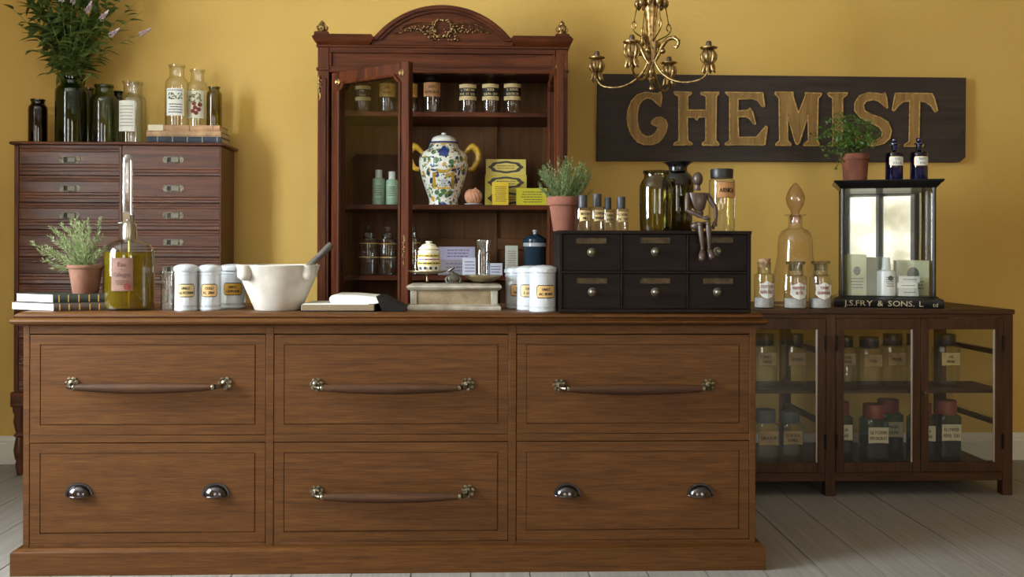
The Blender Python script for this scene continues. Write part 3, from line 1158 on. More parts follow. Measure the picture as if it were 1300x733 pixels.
# doors, built flat in their own frame: hinge at s = 0, running to s = w, then turned
DWD = 0.505
zD0, zD1 = 0.43, zO1 - 0.004
def glass_door(hinge, ang, flip):
    """ang: direction of the door leaf in plan; flip: +1 thickness towards the left of its direction"""
    M = Matrix.Translation(Vector((hinge[0], hinge[1], 0))) @ Matrix.Rotation(ang, 4, 'Z')
    t = 0.03
    y0, y1 = (0, t) if flip > 0 else (-t, 0)
    st = 0.052
    mb = MB()
    mb.box(0, st, y0, y1, zD0, zD1, 0.003, M)
    mb.box(DWD - st, DWD, y0, y1, zD0, zD1, 0.003, M)
    mb.box(st, DWD - st, y0, y1, zD0, zD0 + 0.08, 0.003, M)
    mb.box(st, DWD - st, y0, y1, zD1 - 0.055, zD1, 0.003, M)
    # moulding round the glass with notched upper corners
    gx, gX, gz0, gz1 = st, DWD - st, zD0 + 0.08, zD1 - 0.055
    n = 0.035
    path = [(gx, gz0), (gX, gz0), (gX, gz1 - n), (gX - n * 0.35, gz1 - n * 0.8), (gX - n * 0.8, gz1 - n * 0.35), (gX - n, gz1), (gx + n, gz1), (gx + n * 0.8, gz1 - n * 0.35), (gx + n * 0.35, gz1 - n * 0.8), (gx, gz1 - n), (gx, gz0)]
    for yy in (y0 - 0.002, y1 + 0.002):
        mb.tube([M @ Vector((a, yy, b)) for a, b in path], 0.008, 6, caps=False)
    for sgx, ex in ((1, gx), (-1, gX)):
        mb2 = [(ex, gz1), (ex + sgx * n, gz1), (ex + sgx * n * 0.8, gz1 - n * 0.35), (ex + sgx * n * 0.35, gz1 - n * 0.8), (ex, gz1 - n)]
        vs_ = [M @ Vector((a, y0 + 0.004, b)) for a, b in mb2] + [M @ Vector((a, y1 - 0.004, b)) for a, b in mb2]
        m_ = len(mb2)
        mb.raw(vs_, [tuple(range(m_)), tuple(range(2 * m_ - 1, m_ - 1, -1))] + [(i, (i + 1) % m_, m_ + (i + 1) % m_, m_ + i) for i in range(m_)])
    d = mb.build('door', MAHO('Z'), bc, world=True)
    MB().box(gx, gX, (y0 + y1) / 2 - 0.0015, (y0 + y1) / 2 + 0.0015, gz0, gz1, 0, M).build('glass_pane', G_DOOR, d, world=True, smooth=0)
    for ex in (gx - 0.008, gX + 0.008):
        mb = MB()
        for yy, sg in ((y0, -1), (y1, 1)):
            c = M @ Vector((ex, yy, gz1 + 0.006))
            R3 = (M.to_3x3() @ Matrix.Rotation(-sg * PI / 2, 3, 'X'))
            mb.lathe([(0, 0), (0.017, 0), (0.017, 0.003), (0.012, 0.006), (0.008, 0.004), (0.004, 0.008), (0, 0.009)], 12, c, R3)
        mb.build('gilt_rosette', GILT, d, world=True)
    mb = MB()
    for k in range(14):
        u = k / 13
        c = M @ Vector((DWD - st / 2 + rg.uniform(-.006, .006), y0 if flip > 0 else y1, Z(300 + 36 * u, 4.46, 505)))
        mb.blob(c, (rg.uniform(.004, .008), rg.uniform(.004, .006), rg.uniform(.004, .008)), 1)
    mb.build('keyhole_mount', GILT, d, world=True, smooth=60)
    return d
glass_door((X(420.5, BY, 200), BY - 0.004), -math.radians(39.5), 1)
glass_door((X(696.5, BY, 200), BY - 0.004), -math.radians(90), 1)

# ================================================================== DARK DRAWER UNIT BY THE LEFT WALL (seen only in the bookcase door)
UX, UY0, UY1, UZ = -2.86, 3.42, 4.52, 1.79
du = thing('drawer_unit', 'dark wall unit of small knobbed drawers reflected in the open bookcase door', 'drawer unit', (RX0 + 0.23, (UY0 + UY1) / 2, 0))
MB().box(RX0 + 0.022, UX - 0.02, UY0, UY1, 0.0, UZ - 0.02).build('carcass', BROWN('Z'), du, world=True)
MB().box(RX0 + 0.022, UX + 0.012, UY0 - 0.012, UY1 + 0.012, UZ - 0.02, UZ, 0.004).build('top', BROWN('Y'), du, world=True)
for ci_ in range(3):
    for ri in range(8):
        ya = UY0 + 0.012 + ci_ * (UY1 - UY0 - 0.024) / 3
        yb = ya + (UY1 - UY0 - 0.024) / 3 - 0.012
        za = 0.06 + ri * (UZ - 0.1) / 8
        zb = za + (UZ - 0.1) / 8 - 0.012
        dr = MB().box(UX - 0.019, UX, ya, yb, za, zb, 0.003).build('drawer', CHEST('Y'), du, world=True)
        MB().lathe([(0, 0), (0.006, 0), (0.005, 0.01), (0.012, 0.018), (0.011, 0.026), (0, 0.03)], 12, (UX, (ya + yb) / 2, (za + zb) / 2), Matrix.Rotation(PI / 2, 3, 'Y')).build('knob', INK, dr, world=True)
# ================================================================== SIGN
SY = RY1 - 0.04
sg0, sg1 = W(758, 204, SY), W(1226, 98, SY)
sign = thing('shop_sign', 'long dark painted wooden sign with gilded carved capital letters on the ochre wall', 'sign', ((sg0.x + sg1.x) / 2, SY, sg0.z))
mb = MB()
cr = 0.03
mb.prism([(sg0.x, sg0.z), (sg1.x - cr, sg0.z + 0.004), (sg1.x, sg0.z + cr), (sg1.x + 0.002, sg1.z - 0.003), (sg0.x + 0.004, sg1.z)], SY, RY1 - 0.003)
mb.build('board', wood('sign_wood', (44, 34, 28), (54, 43, 37), (66, 53, 46), 'X', rough=0.7, bump=0.3), sign, world=True, smooth=0)
LG = wood('carved_gold', (118, 88, 42), (152, 116, 62), (174, 138, 80), 'Z', rough=0.65, bump=0.35)
LGE = plain('gold_edge', (204, 162, 94), 0.6, noise=0.25, nscale=60)
TR1 = (775, 105, 6.19)
TR2 = (975, 105, 5.098)
LET = [
 (TR1, [(395,70),(405,110),(395,190),(370,165),(330,130),(290,120),(250,140),(225,180),(212,240),(212,300),(222,360),(245,400),(280,425),(320,420),(350,400),(370,370),(375,345),(345,335),(322,320),(330,295),(360,275),(400,272),(435,295),(450,335),(440,380),(415,430),(380,470),(330,488),(270,488),(210,465),(165,410),(140,345),(130,280),(140,210),(170,140),(215,95),(280,75),(350,85),(380,85)]),
 (TR1, [(500,70),(640,75),(635,92),(610,105),(610,215),(755,215),(755,105),(712,90),(712,75),(855,75),(850,92),(835,105),(830,455),(855,480),(850,492),(725,490),(725,475),(752,455),(752,270),(695,270),(680,295),(665,270),(605,270),(610,455),(645,480),(640,490),(500,492),(505,475),(540,455),(538,105),(510,92)]),
 (TR1, [(905,75),(1200,78),(1205,120),(1215,185),(1195,188),(1160,140),(1120,125),(1005,128),(1005,222),(1085,215),(1100,198),(1120,230),(1145,325),(1130,325),(1095,280),(1065,265),(1005,268),(1010,430),(1150,428),(1195,375),(1225,340),(1235,350),(1215,490),(905,490),(905,475),(940,455),(940,110)]),
 (TR2, [(50,60),(165,62),(162,80),(200,200),(245,85),(245,65),(350,68),(345,85),(328,100),(322,375),(335,395),(330,408),(235,408),(235,395),(265,375),(262,210),(205,390),(190,400),(180,385),(128,205),(130,375),(152,395),(150,408),(52,405),(55,395),(78,375),(75,100),(50,75)]),
 (TR2, [(390,65),(518,65),(510,82),(485,100),(485,375),(510,395),(510,408),(395,408),(395,395),(425,375),(422,100),(395,82)]),
 (TR2, [(760,65),(770,90),(778,165),(755,150),(720,118),(680,110),(640,118),(620,145),(628,180),(670,205),(730,225),(780,255),(802,310),(790,360),(750,395),(690,410),(630,400),(600,385),(590,410),(575,400),(570,310),(585,310),(610,350),(650,375),(700,375),(740,350),(745,315),(720,285),(660,255),(600,225),(565,180),(565,130),(595,85),(650,65),(710,68),(740,75)]),
 (TR2, [(828,68),(1065,70),(1080,100),(1102,180),(1085,190),(1060,150),(1020,122),(985,118),(980,385),(1010,400),(1005,412),(885,412),(890,400),(918,380),(922,118),(880,122),(850,145),(820,182),(808,175),(820,110)]),
]
for (ox, oy, k), pts in LET:
    mb = MB()
    P = [W(ox + a / k, oy + b / k, SY - 0.012) for a, b in pts]
    f = mb.prism([(p.x, p.z) for p in P], SY - 0.006, SY)
    bmesh.ops.triangulate(mb.bm, faces=[f])
    lo = mb.build('letter', LG, sign, world=True, smooth=0)
    mb = MB()
    Q = [Vector((p.x, SY - 0.006, p.z)) for p in P]
    n = len(Q)
    for i in range(n):
        mb.tube([Q[i], Q[(i + 1) % n]], 0.0042, 6)
    mb.build('gilt_edge', LGE, lo, world=True, smooth=60)
rn = random.Random(3)
mb = MB()
for px, py in ((985, 128), (948, 133), (948, 155), (1222, 130), (1223, 168), (1082, 125), (800, 180), (770, 110)):
    p = W(px, py, SY)
    mb.lathe([(0.005, 0), (0.004, 0.0015), (0, 0.002)], 8, (p.x, SY, p.z), Matrix.Rotation(PI / 2, 3, 'X'))
mb.build('nail_heads', INK, sign, world=True)

# ================================================================== CHANDELIER
HY = 4.45
hc = W(827, 60, HY)
hm = mpp(827, HY)
hz = lambda py: Z(py, HY, 827)
ch = thing('chandelier', 'small gilded four-arm candle chandelier hanging before the dark sign', 'chandelier', (hc.x, HY, hz(115)))
mb = MB()
pr = [(0, 115), (3, 114), (3.6, 112), (2.6, 110), (1.2, 107), (3.8, 104), (5, 100), (2.4, 97), (4.5, 93), (5.2, 90), (3, 86), (3.4, 80), (4.2, 70), (4.0, 60), (4.6, 50), (5.4, 40), (6.6, 28), (8.5, 16), (11, 6), (12.5, 2)]
prof = [(r * hm, hz(z)) for r, z in pr] + [(13 * hm, hz(0)), (18 * hm, hz(-2)), (19 * hm, hz(-6)), (13 * hm, hz(-9)), (6 * hm, hz(-13)), (3 * hm, hz(-30)), (2 * hm, hz(-34)), (0, hz(-34))]
mb.lathe(prof, 24, (hc.x, HY, 0))
for k in range(12):
    a = 2 * PI * k / 12
    pts = []
    for r, z in pr[11:]:
        pts.append((hc.x + math.cos(a) * r * hm, HY + math.sin(a) * r * hm, hz(z)))
    mb.tube(pts, 0.0035, 5)
for k in range(10):
    a = 2 * PI * k / 10
    mb.blob((hc.x + math.cos(a) * 18 * hm, HY + math.sin(a) * 18 * hm, hz(5)), (0.016, 0.016, 0.024), 1)
mb.build('body', GILT, ch, world=True, smooth=50)
mb = MB()
zc_top = RH
mb.tube([(hc.x, HY, hz(-33)), (hc.x, HY, zc_top - 0.03)], 0.005, 8)
mb.lathe([(0, 0), (0.05, 0), (0.045, 0.018), (0.02, 0.028), (0, 0.03)], 16, (hc.x, HY, zc_top), Matrix.Rotation(PI, 3, 'X'))
mb.build('ceiling_rod', GILT, ch, world=True)
R0 = 74 * hm
base_a = math.atan2(-35, 65)          # the right-hand near arm
for k in range(4):
    a = base_a + k * PI / 2
    ca, sa = math.cos(a), math.sin(a)
    P = lambda u, z: (hc.x + ca * u, HY + sa * u, z)
    zcup = hz(70)
    zl = hz(105)
    mb = MB()
    path = []
    ctrl = [(0.010, hz(70)), (0.022, hz(82)), (0.050, hz(94)), (0.10, hz(104)), (0.16, hz(108)), (R0 * 0.84, hz(106)), (R0 * 0.95, hz(101)), (R0, hz(94))]
    mb.tube(smooth_path([P(u, z) for u, z in ctrl]), smooth_r([0.0055, 0.006, 0.006, 0.0058, 0.0055, 0.0052, 0.005, 0.0045]), 8)
    # acanthus scroll rising from the body
    scr = [(0.008, hz(82)), (0.03, hz(72)), (0.05, hz(60)), (0.075, hz(52)), (0.105, hz(51)), (0.125, hz(56)), (0.118, hz(63)), (0.104, hz(61))]
    mb.tube(smooth_path([P(u, z) for u, z in scr]), smooth_r([0.006, 0.009, 0.011, 0.011, 0.009, 0.008, 0.006, 0.004]), 8)
    mb.blob(P(0.052, hz(66)), 0.014, 2)
    for t in range(5):
        u, z = scr[2 + t]
        mb.blob(P(u, z + 0.006), (0.010, 0.010, 0.006), 1)
    # hook for the chain
    b = a + PI / 4
    cb, sb = math.cos(b), math.sin(b)
    Q = lambda u, z: (hc.x + cb * u, HY + sb * u, z)
    mb.tube(smooth_path([Q(0.012, hz(54)), Q(0.05, hz(48)), Q(0.085, hz(42)), Q(0.098, hz(34)), Q(0.085, hz(29)), Q(0.075, hz(35)), Q(0.084, hz(38))]), 0.003, 6)
    mb.build('arm', GILT, ch, world=True, smooth=60)
    mb = MB()
    n = 26
    p0, p1 = Vector(Q(0.087, hz(30))), Vector(Q(0.06, hz(-6)))
    for t in range(n):
        q = p0.lerp(p1, (t + 0.5) / n)
        mb.blob(q, (0.0028, 0.0028, 0.0046), 1)
    mb.build('chain', GILT, ch, world=True)
    # candle cup: flower below, bulb, drip pan and stub
    c = (hc.x + ca * R0, HY + sa * R0, 0)
    s_ = hm
    z = lambda d: zcup - d * s_
    mb = MB()
    mb.lathe([(0, z(24)), (2 * s_, z(23)), (2.6 * s_, z(19)), (4.5 * s_, z(17)), (7.5 * s_, z(11)), (8.2 * s_, z(6)), (7 * s_, z(1)), (5 * s_, z(-1)), (10.5 * s_, z(-2)), (10.8 * s_, z(-3.2)), (4 * s_, z(-3)), (0, z(-3))], 16, c)
    for q in range(6):
        aa = 2 * PI * q / 6
        mb.tube([(c[0] + math.cos(aa) * r * s_, c[1] + math.sin(aa) * r * s_, z(d)) for r, d in ((3, 17), (5.5, 20), (6.5, 25), (8.5, 28))], [0.006, 0.010, 0.008, 0.002], 6)
        mb.tube([(c[0] + math.cos(aa) * r * s_, c[1] + math.sin(aa) * r * s_, z(d)) for r, d in ((5, 17), (8, 11), (8.6, 6), (6.5, 0))], [0.004, 0.009, 0.008, 0.002], 6)
    cup = mb.build('candle_cup', GILT, ch, world=True, smooth=60)
    MB().lathe([(3.6 * s_, z(-3)), (3.8 * s_, z(-4)), (3.4 * s_, z(-9.5)), (2.4 * s_, z(-11)), (0, z(-11))], 12, c).build('candle_socket', plain('dull_lead', (96, 82, 66), 0.5, 0.6), cup, world=True)

# ================================================================== GENERIC BOTTLES
def vessel(name, label, cat, x0, x1, ptop, Y, zb, prof, mat, group=None, part='glass_body', power=None, seg=32, rotz=0.0):
    """a turned vessel; prof in half widths and heights"""
    cx, r, h = fit(x0, x1, ptop, Y, zb)
    t = thing(name, label, cat, (cx, Y, zb), rotz, group)
    MB().lathe([(a * r, b * h) for a, b in prof], seg, power=power).build(part, mat, t, smooth=32)
    return t, r, h


def add_lathe(t, name, prof, mat, seg=28, power=None, c=(0, 0, 0), M=None):
    return MB().lathe(prof, seg, c, M, power).build(name, mat, t, smooth=32)


def shelled(p, wall=0.06, depth=0.0):
    """close an outer glass profile over its lip and back down the inside of the neck"""
    r, z = p[-1]
    return p + [(r - wall, z + 0.002), (r - wall * 1.6, z - 0.03), (p[-3][0] - wall * 1.6, p[-3][1])]


P_WIDE = shelled([(0, 0.0), (0.9, 0.0), (0.985, 0.015), (1, 0.05), (1, 0.70), (0.97, 0.755), (0.88, 0.80), (0.72, 0.835), (0.66, 0.86), (0.65, 0.95), (0.72, 0.965), (0.73, 0.985), (0.70, 1.0)])
P_TALLNECK = shelled([(0, 0.0), (0.9, 0.0), (0.985, 0.012), (1, 0.04), (1, 0.66), (0.97, 0.72), (0.85, 0.765), (0.68, 0.79), (0.62, 0.82), (0.62, 0.95), (0.70, 0.96), (0.74, 0.985), (0.71, 1.0)])
P_OVAL = shelled([(0, 0.0), (0.78, 0.0), (0.84, 0.015), (0.9, 0.2), (0.97, 0.5), (1, 0.66), (0.97, 0.76), (0.85, 0.83), (0.66, 0.88), (0.56, 0.91), (0.56, 0.95), (0.64, 0.975), (0.66, 1.0)])
P_PLAIN = shelled([(0, 0.0), (0.93, 0.0), (0.99, 0.012), (1, 0.04), (1, 0.76), (0.98, 0.81), (0.88, 0.86), (0.74, 0.885), (0.70, 0.91), (0.70, 0.955), (0.78, 0.97), (0.79, 1.0)])

# ---- on top of the drawer chest
grp = 'old bottles on the drawer chest'
vessel('bottle', 'short dark brown glass bottle at the left end of the chest top', 'bottle', 36, 59, 126.5, 5.10, TZ1, P_PLAIN, G_AMBER, grp)
t, vr, vh = vessel('vase', 'tall dark green glass jar holding the bouquet on the chest', 'vase', 70.5, 109.5, 99, 5.09, TZ1, P_PLAIN, G_GREEN)
vase_c = (t.location.x, t.location.y, TZ1, vr, vh)
vessel('bottle', 'pale olive glass bottle half hidden behind the bouquet jar', 'bottle', 101, 121, 112, 5.215, TZ1, P_PLAIN, G_OLIVE, grp)
vessel('bottle', 'grey green glass jar with wide mouth right of the bouquet jar', 'bottle', 115, 148, 108, 5.10, TZ1, P_WIDE, G_SAGE, grp)
vessel('bottle', 'dark brown bottle showing between the grey green jar and labelled clear bottle', 'bottle', 142, 157, 116, 5.215, TZ1, P_PLAIN, G_AMBER, grp)
t, r, h = vessel('bottle', 'clear glass bottle with tall cream paper label left of the book stack', 'bottle', 151, 180, 103.5, 5.06, TZ1, P_TALLNECK, G_CLEAR, grp)
label_on(t, lambda e, r=r: cyl(r, e, -0.12), r * 1.55, h * 0.18, h * 0.67, None, PAPER, rows=7, ink=plain('faint_print', (150, 140, 120), 0.7))
vessel('bottle', 'unlabelled clear bottle standing behind the cream labelled bottle', 'bottle', 158, 184.5, 104.5, 5.2, TZ1, P_TALLNECK, G_CLEAR, grp)


def closed_book(name, label, x0, x1, Y, depth, z0, z1, cover, cat='book', rotz=0.0, spine_front=True, bands=4, bandm=None):
    """book lying flat, spine towards the room"""
    cx = (x0 + x1) / 2
    t = thing(name, label, cat, (cx, Y, z0), rotz)
    w, h = x1 - x0, z1 - z0
    ct = 0.003
    mb = MB()
    mb.box(-w / 2, w / 2, 0, depth, 0, ct, 0.001)
    mb.box(-w / 2, w / 2, 0, depth, h - ct, h, 0.001)
    n = 8
    pts = [(0.004, 0), (0.004, h)]
    pts = [(-0.006 * math.sin(PI * i / n), h * i / n) for i in range(n + 1)]
    mb.prism(pts + [(0.004, h), (0.004, 0)], -w / 2, w / 2, 'x')
    mb.build('cover', cover, t, smooth=40)
    MB().box(-w / 2 + 0.004, w / 2 - 0.004, 0.004, depth - 0.005, ct, h - ct).build('pages', plain('old_pages', (222, 206, 172), 0.9, noise=0.12, nscale=120), t, smooth=0)
    if bands:
        bm2 = MB()
        for k in range(bands):
            xx = -w / 2 + w * (k + 0.7) / bands
            bm2.box(xx, xx + 0.004, -0.0072, 0.0, 0.002, h - 0.002, 0.001)
        bm2.build('spine_bands', bandm or cover, t)
    return t


bx_ = lambda px: X(px, 5.03, 180)
zA, zB, zC_, zD = TZ1, Z(173.5, 5.02, 235), Z(166.5, 5.02, 235), Z(159, 5.02, 235)
GOLDLINE = plain('gold_tooling', (190, 150, 80), 0.4, 0.7)
closed_book('book', 'dark blue bound book at the bottom of the stack on the chest', bx_(187), bx_(281.5), 5.025, 0.17, zA, zB, plain('navy_cloth', (52, 62, 78), 0.7, noise=0.3), bandm=plain('worn_white', (170, 166, 150), 0.8), bands=5)
closed_book('book', 'worn tan book in the middle of the stack on the chest', bx_(186.5), bx_(281), 5.025, 0.17, zB, zC_, plain('tan_leather', (196, 158, 118), 0.75, noise=0.25), bands=0)
tb = closed_book('book', 'tan and cream book on top of the stack under the bottles', bx_(189), bx_(279.5), 5.025, 0.17, zC_, zD, plain('pale_tan_leather', (204, 160, 120), 0.75, noise=0.2), bands=3, bandm=plain('tan_rib', (166, 118, 78), 0.7))
lb = MB()
w_ = bx_(208) - bx_(189)
lb.box(-(bx_(279.5) - bx_(189)) / 2 - 0.001, -(bx_(279.5) - bx_(189)) / 2 + w_, -0.0075, 0.02, 0.001, zD - zC_ + 0.0006)
lb.build('cream_corner', plain('cream_vellum', (220, 208, 178), 0.8), tb)

t, r, h = vessel('bottle', 'tall clear bottle with olive branch label standing on the books', 'bottle', 209.5, 238.5, 83, 5.09, zD, P_TALLNECK, G_CLEAR, 'bottles on the stacked books')
o = label_on(t, lambda e, r=r: cyl(r, e, 0.12), r * 1.6, h * 0.16, h * 0.6, None, PAPER, ink=INK)
fn = cyl(r, 0.0022, 0.12)
art = MB()
for k in range(26):
    s = RND.uniform(-0.6, 0.6) * r
    z = h * (0.47 + RND.uniform(-0.05, 0.05))
    d = 0.0035
    a = RND.uniform(0, PI)
    art.raw([fn(s + math.cos(a) * d * 2, z + math.sin(a) * d * 2), fn(s - math.sin(a) * d, z + math.cos(a) * d), fn(s - math.cos(a) * d * 2, z - math.sin(a) * d * 2), fn(s + math.sin(a) * d, z - math.cos(a) * d)], ((0, 1, 2, 3),))
art.build('printed_olive_branch', plain('print_green', (84, 104, 50), 0.7), o, smooth=0)
tx = MB()
strokes(tx, h * 0.57, r * 1.3, h * 0.03, 1, fn, RND)
strokes(tx, h * 0.28, r * 1.2, h * 0.17, 4, fn, RND)
tx.build('lettering', INK, o, smooth=0)
t, r, h = vessel('bottle', 'clear bottle with red cherry label in the middle on the books', 'bottle', 237, 263, 88.5, 5.145, zD, P_TALLNECK, G_CLEAR, 'bottles on the stacked books')
o = label_on(t, lambda e, r=r: cyl(r, e, 0.05), r * 1.7, h * 0.15, h * 0.62, None, plain('aged_label', (214, 208, 184), 0.8), border=plain('label_green', (120, 134, 96), 0.7))
fn = cyl(r, 0.0022, 0.05)
art = MB()
for s, z in ((-0.2, .27), (0.1, .24), (0.35, .30), (0.0, .33), (0.45, .38), (-.1, .40)):
    n = 12
    art.raw([fn(s * r + 0.011 * math.cos(2 * PI * i / n), z * h + 0.011 * math.sin(2 * PI * i / n)) for i in range(n)], (tuple(range(n)),), 0)
for k in range(24):
    s = RND.uniform(-0.55, 0.6) * r
    z = h * RND.uniform(0.40, 0.58)
    d = 0.004
    a = RND.uniform(0, PI)
    art.raw([fn(s + math.cos(a) * d * 2, z + math.sin(a) * d * 2), fn(s - math.sin(a) * d, z + math.cos(a) * d), fn(s - math.cos(a) * d * 2, z - math.sin(a) * d * 2), fn(s + math.sin(a) * d, z - math.cos(a) * d)], ((0, 1, 2, 3),), 1)
art.build('printed_cherries', [plain('print_red', (118, 44, 38), 0.7), plain('print_leaf', (112, 116, 72), 0.7)], o, smooth=0)
vessel('bottle', 'small yellow green glass bottle at the right of the books', 'bottle', 261.5, 281, 110.5, 5.10, zD, P_PLAIN, G_OLIVE, 'bottles on the stacked books')

# ---- bouquet in the dark green jar
lm = bpy.data.meshes.new('bouquet_leaf')
lv, lf = [], []
n = 6
for i in range(n + 1):
    u = i / n
    wv = 0.21 * math.sin(PI * u ** 0.7) * (1 - 0.2 * u)
    zc_ = -0.22 * u * u
    lv += [(u, -wv, zc_ + 0.35 * wv), (u, 0, zc_), (u, wv, zc_ + 0.35 * wv)]
for i in range(n):
    b = 3 * i
    lf += [(b, b + 3, b + 4, b + 1), (b + 1, b + 4, b + 5, b + 2)]
lm.from_pydata(lv, [], lf)
lm.polygons.foreach_set('use_smooth', [True] * len(lm.polygons))


def leaf_mat(name, c1, c2, trans=0.25, rough=0.5):
    if name in MATS:
        return MATS[name]
    m, nt, N, L, b = newmat(name)
    oi = N.new('ShaderNodeObjectInfo')
    tc = N.new('ShaderNodeTexCoord')
    no = N.new('ShaderNodeTexNoise')
    no.inputs['Scale'].default_value = 30
    L.new(tc.outputs['Object'], no.inputs['Vector'])
    ad = N.new('ShaderNodeMath')
    ad.operation = 'MULTIPLY_ADD'
    ad.inputs[1].default_value = 0.5
    L.new(oi.outputs['Random'], ad.inputs[0])
    ml = N.new('ShaderNodeMath')
    ml.operation = 'MULTIPLY'
    ml.inputs[1].default_value = 0.7
    L.new(no.outputs['Fac'], ml.inputs[0])
    L.new(ml.outputs[0], ad.inputs[2])
    r = N.new('ShaderNodeValToRGB')
    r.color_ramp.elements[0].position = 0.2
    r.color_ramp.elements[1].position = 0.8
    r.color_ramp.elements[0].color = lin(c1)
    r.color_ramp.elements[1].color = lin(c2)
    L.new(ad.outputs[0], r.inputs['Fac'])
    L.new(r.outputs['Color'], b.inputs['Base Color'])
    b.inputs['Roughness'].default_value = rough
    out = N['Material Output']
    tl = N.new('ShaderNodeBsdfTranslucent')
    L.new(r.outputs['Color'], tl.inputs['Color'])
    mx = N.new('ShaderNodeMixShader')
    mx.inputs[0].default_value = trans
    L.new(b.outputs[0], mx.inputs[1])
    L.new(tl.outputs[0], mx.inputs[2])
    L.new(mx.outputs[0], out.inputs['Surface'])
    MATS[name] = m
    return m


LEAF = leaf_mat('bouquet_leaf_green', (66, 92, 42), (138, 158, 84), 0.4)
STEMG = plain('stem_green', (122, 136, 66), 0.6)
lm.materials.append(LEAF)
vx, vy, vz, vr, vh = vase_c
bq = thing('bouquet', 'large leafy bouquet with pale lilac flower spikes in the dark green jar', 'flowers', (vx, vy, vz + 0.01))
rb = random.Random(21)
nl = 0
# stem tips in photo pixels, (x, y, depth offset, flower?)
TIPS = [(12, 8, -.05, 0), (22, 30, -.08, 0), (38, 62, -.10, 0), (30, -10, 0, 0), (42, 6, -.08, 0), (50, -30, .05, 0), (60, 20, -.16, 0), (66, -40, 0, 0), (78, 2, -.18, 1), (86, -40, -.05, 0), (92, 4, -.20, 1), (100, -45, .05, 0), (110, 15, -.20, 1), (116, -35, -.05, 0), (128, 25, -.18, 1), (138, -30, 0, 0), (140, 45, -.20, 1), (150, 10, -.08, 0), (160, -12, .02, 0), (172, 4, -.05, 0), (182, 14, -.05, 0), (178, 44, -.10, 1), (120, 60, -.18, 0), (70, 70, -.18, 0), (48, 40, -.12, 0), (100, 40, -.22, 0), (86, 60, -.16, 0), (132, 70, -.10, 0), (60, 95, -.10, 0), (122, 98, -.10, 0), (40, -35, -.1, 0), (128, -15, -.15, 0)]
leafobjs = 0
for si, (px, py, dy, fl) in enumerate(TIPS):
    tip = W(px, py, vy + dy)
    m0 = Vector((vx + rb.uniform(-.4, .4) * vr, vy + rb.uniform(-.4, .4) * vr, vz + vh * rb.uniform(0.2, 0.5)))
    m1 = Vector((vx + (tip.x - vx) * 0.12, vy + (tip.y - vy) * 0.2, vz + vh * 1.0))
    mid = m1.lerp(tip, 0.5) + Vector((-(tip.x - vx) * 0.12, 0, 0.04))
    pts = []
    for i in range(13):
        u = i / 12
        if u < 0.3:
            pts.append(m0.lerp(m1, u / 0.3))
        else:
            w2 = (u - 0.3) / 0.7
            pts.append(m1 * (1 - w2) ** 2 + mid * 2 * w2 * (1 - w2) + tip * w2 ** 2)
    MB().tube(pts, [0.0022 - 0.0012 * i / 12 for i in range(13)], 5).build('stem', STEMG, bq, world=True)
    nn = 9 if py < 50 else 7
    for k in range(nn):
        if leafobjs >= 290:
            break
        u = 0.36 + 0.64 * (k + 0.5 * rb.random()) / nn
        i = min(int(u * 12), 11)
        p = pts[i].lerp(pts[i + 1], u * 12 - i)
        d = (pts[i + 1] - pts[i]).normalized()
        ang = rb.uniform(0, 2 * PI)
        side = Vector((math.cos(ang), math.sin(ang) * 0.8 - 0.2, rb.uniform(-0.5, 0.25)))
        v = (d * 0.5 + side).normalized()
        q = v.to_track_quat('X', 'Z').to_euler()
        L_ = rb.uniform(0.07, 0.115) * (1 - 0.25 * u)
        o = link('leaf', lm, bq, p - Vector(bq.location), q, (L_, L_ * rb.uniform(0.8, 1.2), L_))
        leafobjs += 1
    if fl:
        mb = MB()
        d = (pts[-1] - pts[-2]).normalized()
        d = (d + Vector((0.25, -0.1, 0.3))).normalized()
        for k in range(60):
            u = k / 59
            a = k * 2.4
            e1 = d.cross(Vector((0, 1, 0))).normalized()
            e2 = d.cross(e1)
            rad = 0.011 * (1 - u) ** 0.7
            c = tip + d * (u * 0.065) + (e1 * math.cos(a) + e2 * math.sin(a)) * rad
            mb.blob(c, rb.uniform(0.0022, 0.0042), 1)
        mb.build('flower_spike', plain('lilac_flower', (214, 200, 206), 0.7, rgb2=(172, 150, 164), nscale=90), bq, world=True)

# the crowded small leaves at the heart of the bouquet, too many to tell apart
mb = MB()
for k in range(620):
    hgt = rb.random() ** 0.8
    z_ = vz + vh * 0.98 + hgt * 0.52
    wd_ = 0.035 + 0.25 * hgt ** 0.9
    a = rb.uniform(0, 2 * PI)
    q = math.sqrt(rb.random())
    p = Vector((vx + 0.02 * hgt + math.cos(a) * q * wd_, vy - 0.06 * hgt + math.sin(a) * q * wd_ * 0.42, z_))
    if p.y > RY1 - 0.05:
        continue
    d = Vector((p.x - vx + rb.uniform(-.25, .25), p.y - vy + rb.uniform(-.35, .15), rb.uniform(-0.25, 0.4))).normalized()
    M = d.to_track_quat('X', 'Z').to_matrix() @ Matrix.Rotation(rb.uniform(-1, 1), 3, 'X')
    L_ = rb.uniform(0.05, 0.1)
    mb.raw([p + M @ Vector(v) * L_ for v in lv], lf)
o = mb.build('foliage', LEAF, bq, world=True, smooth=60)
o['kind'] = 'stuff'

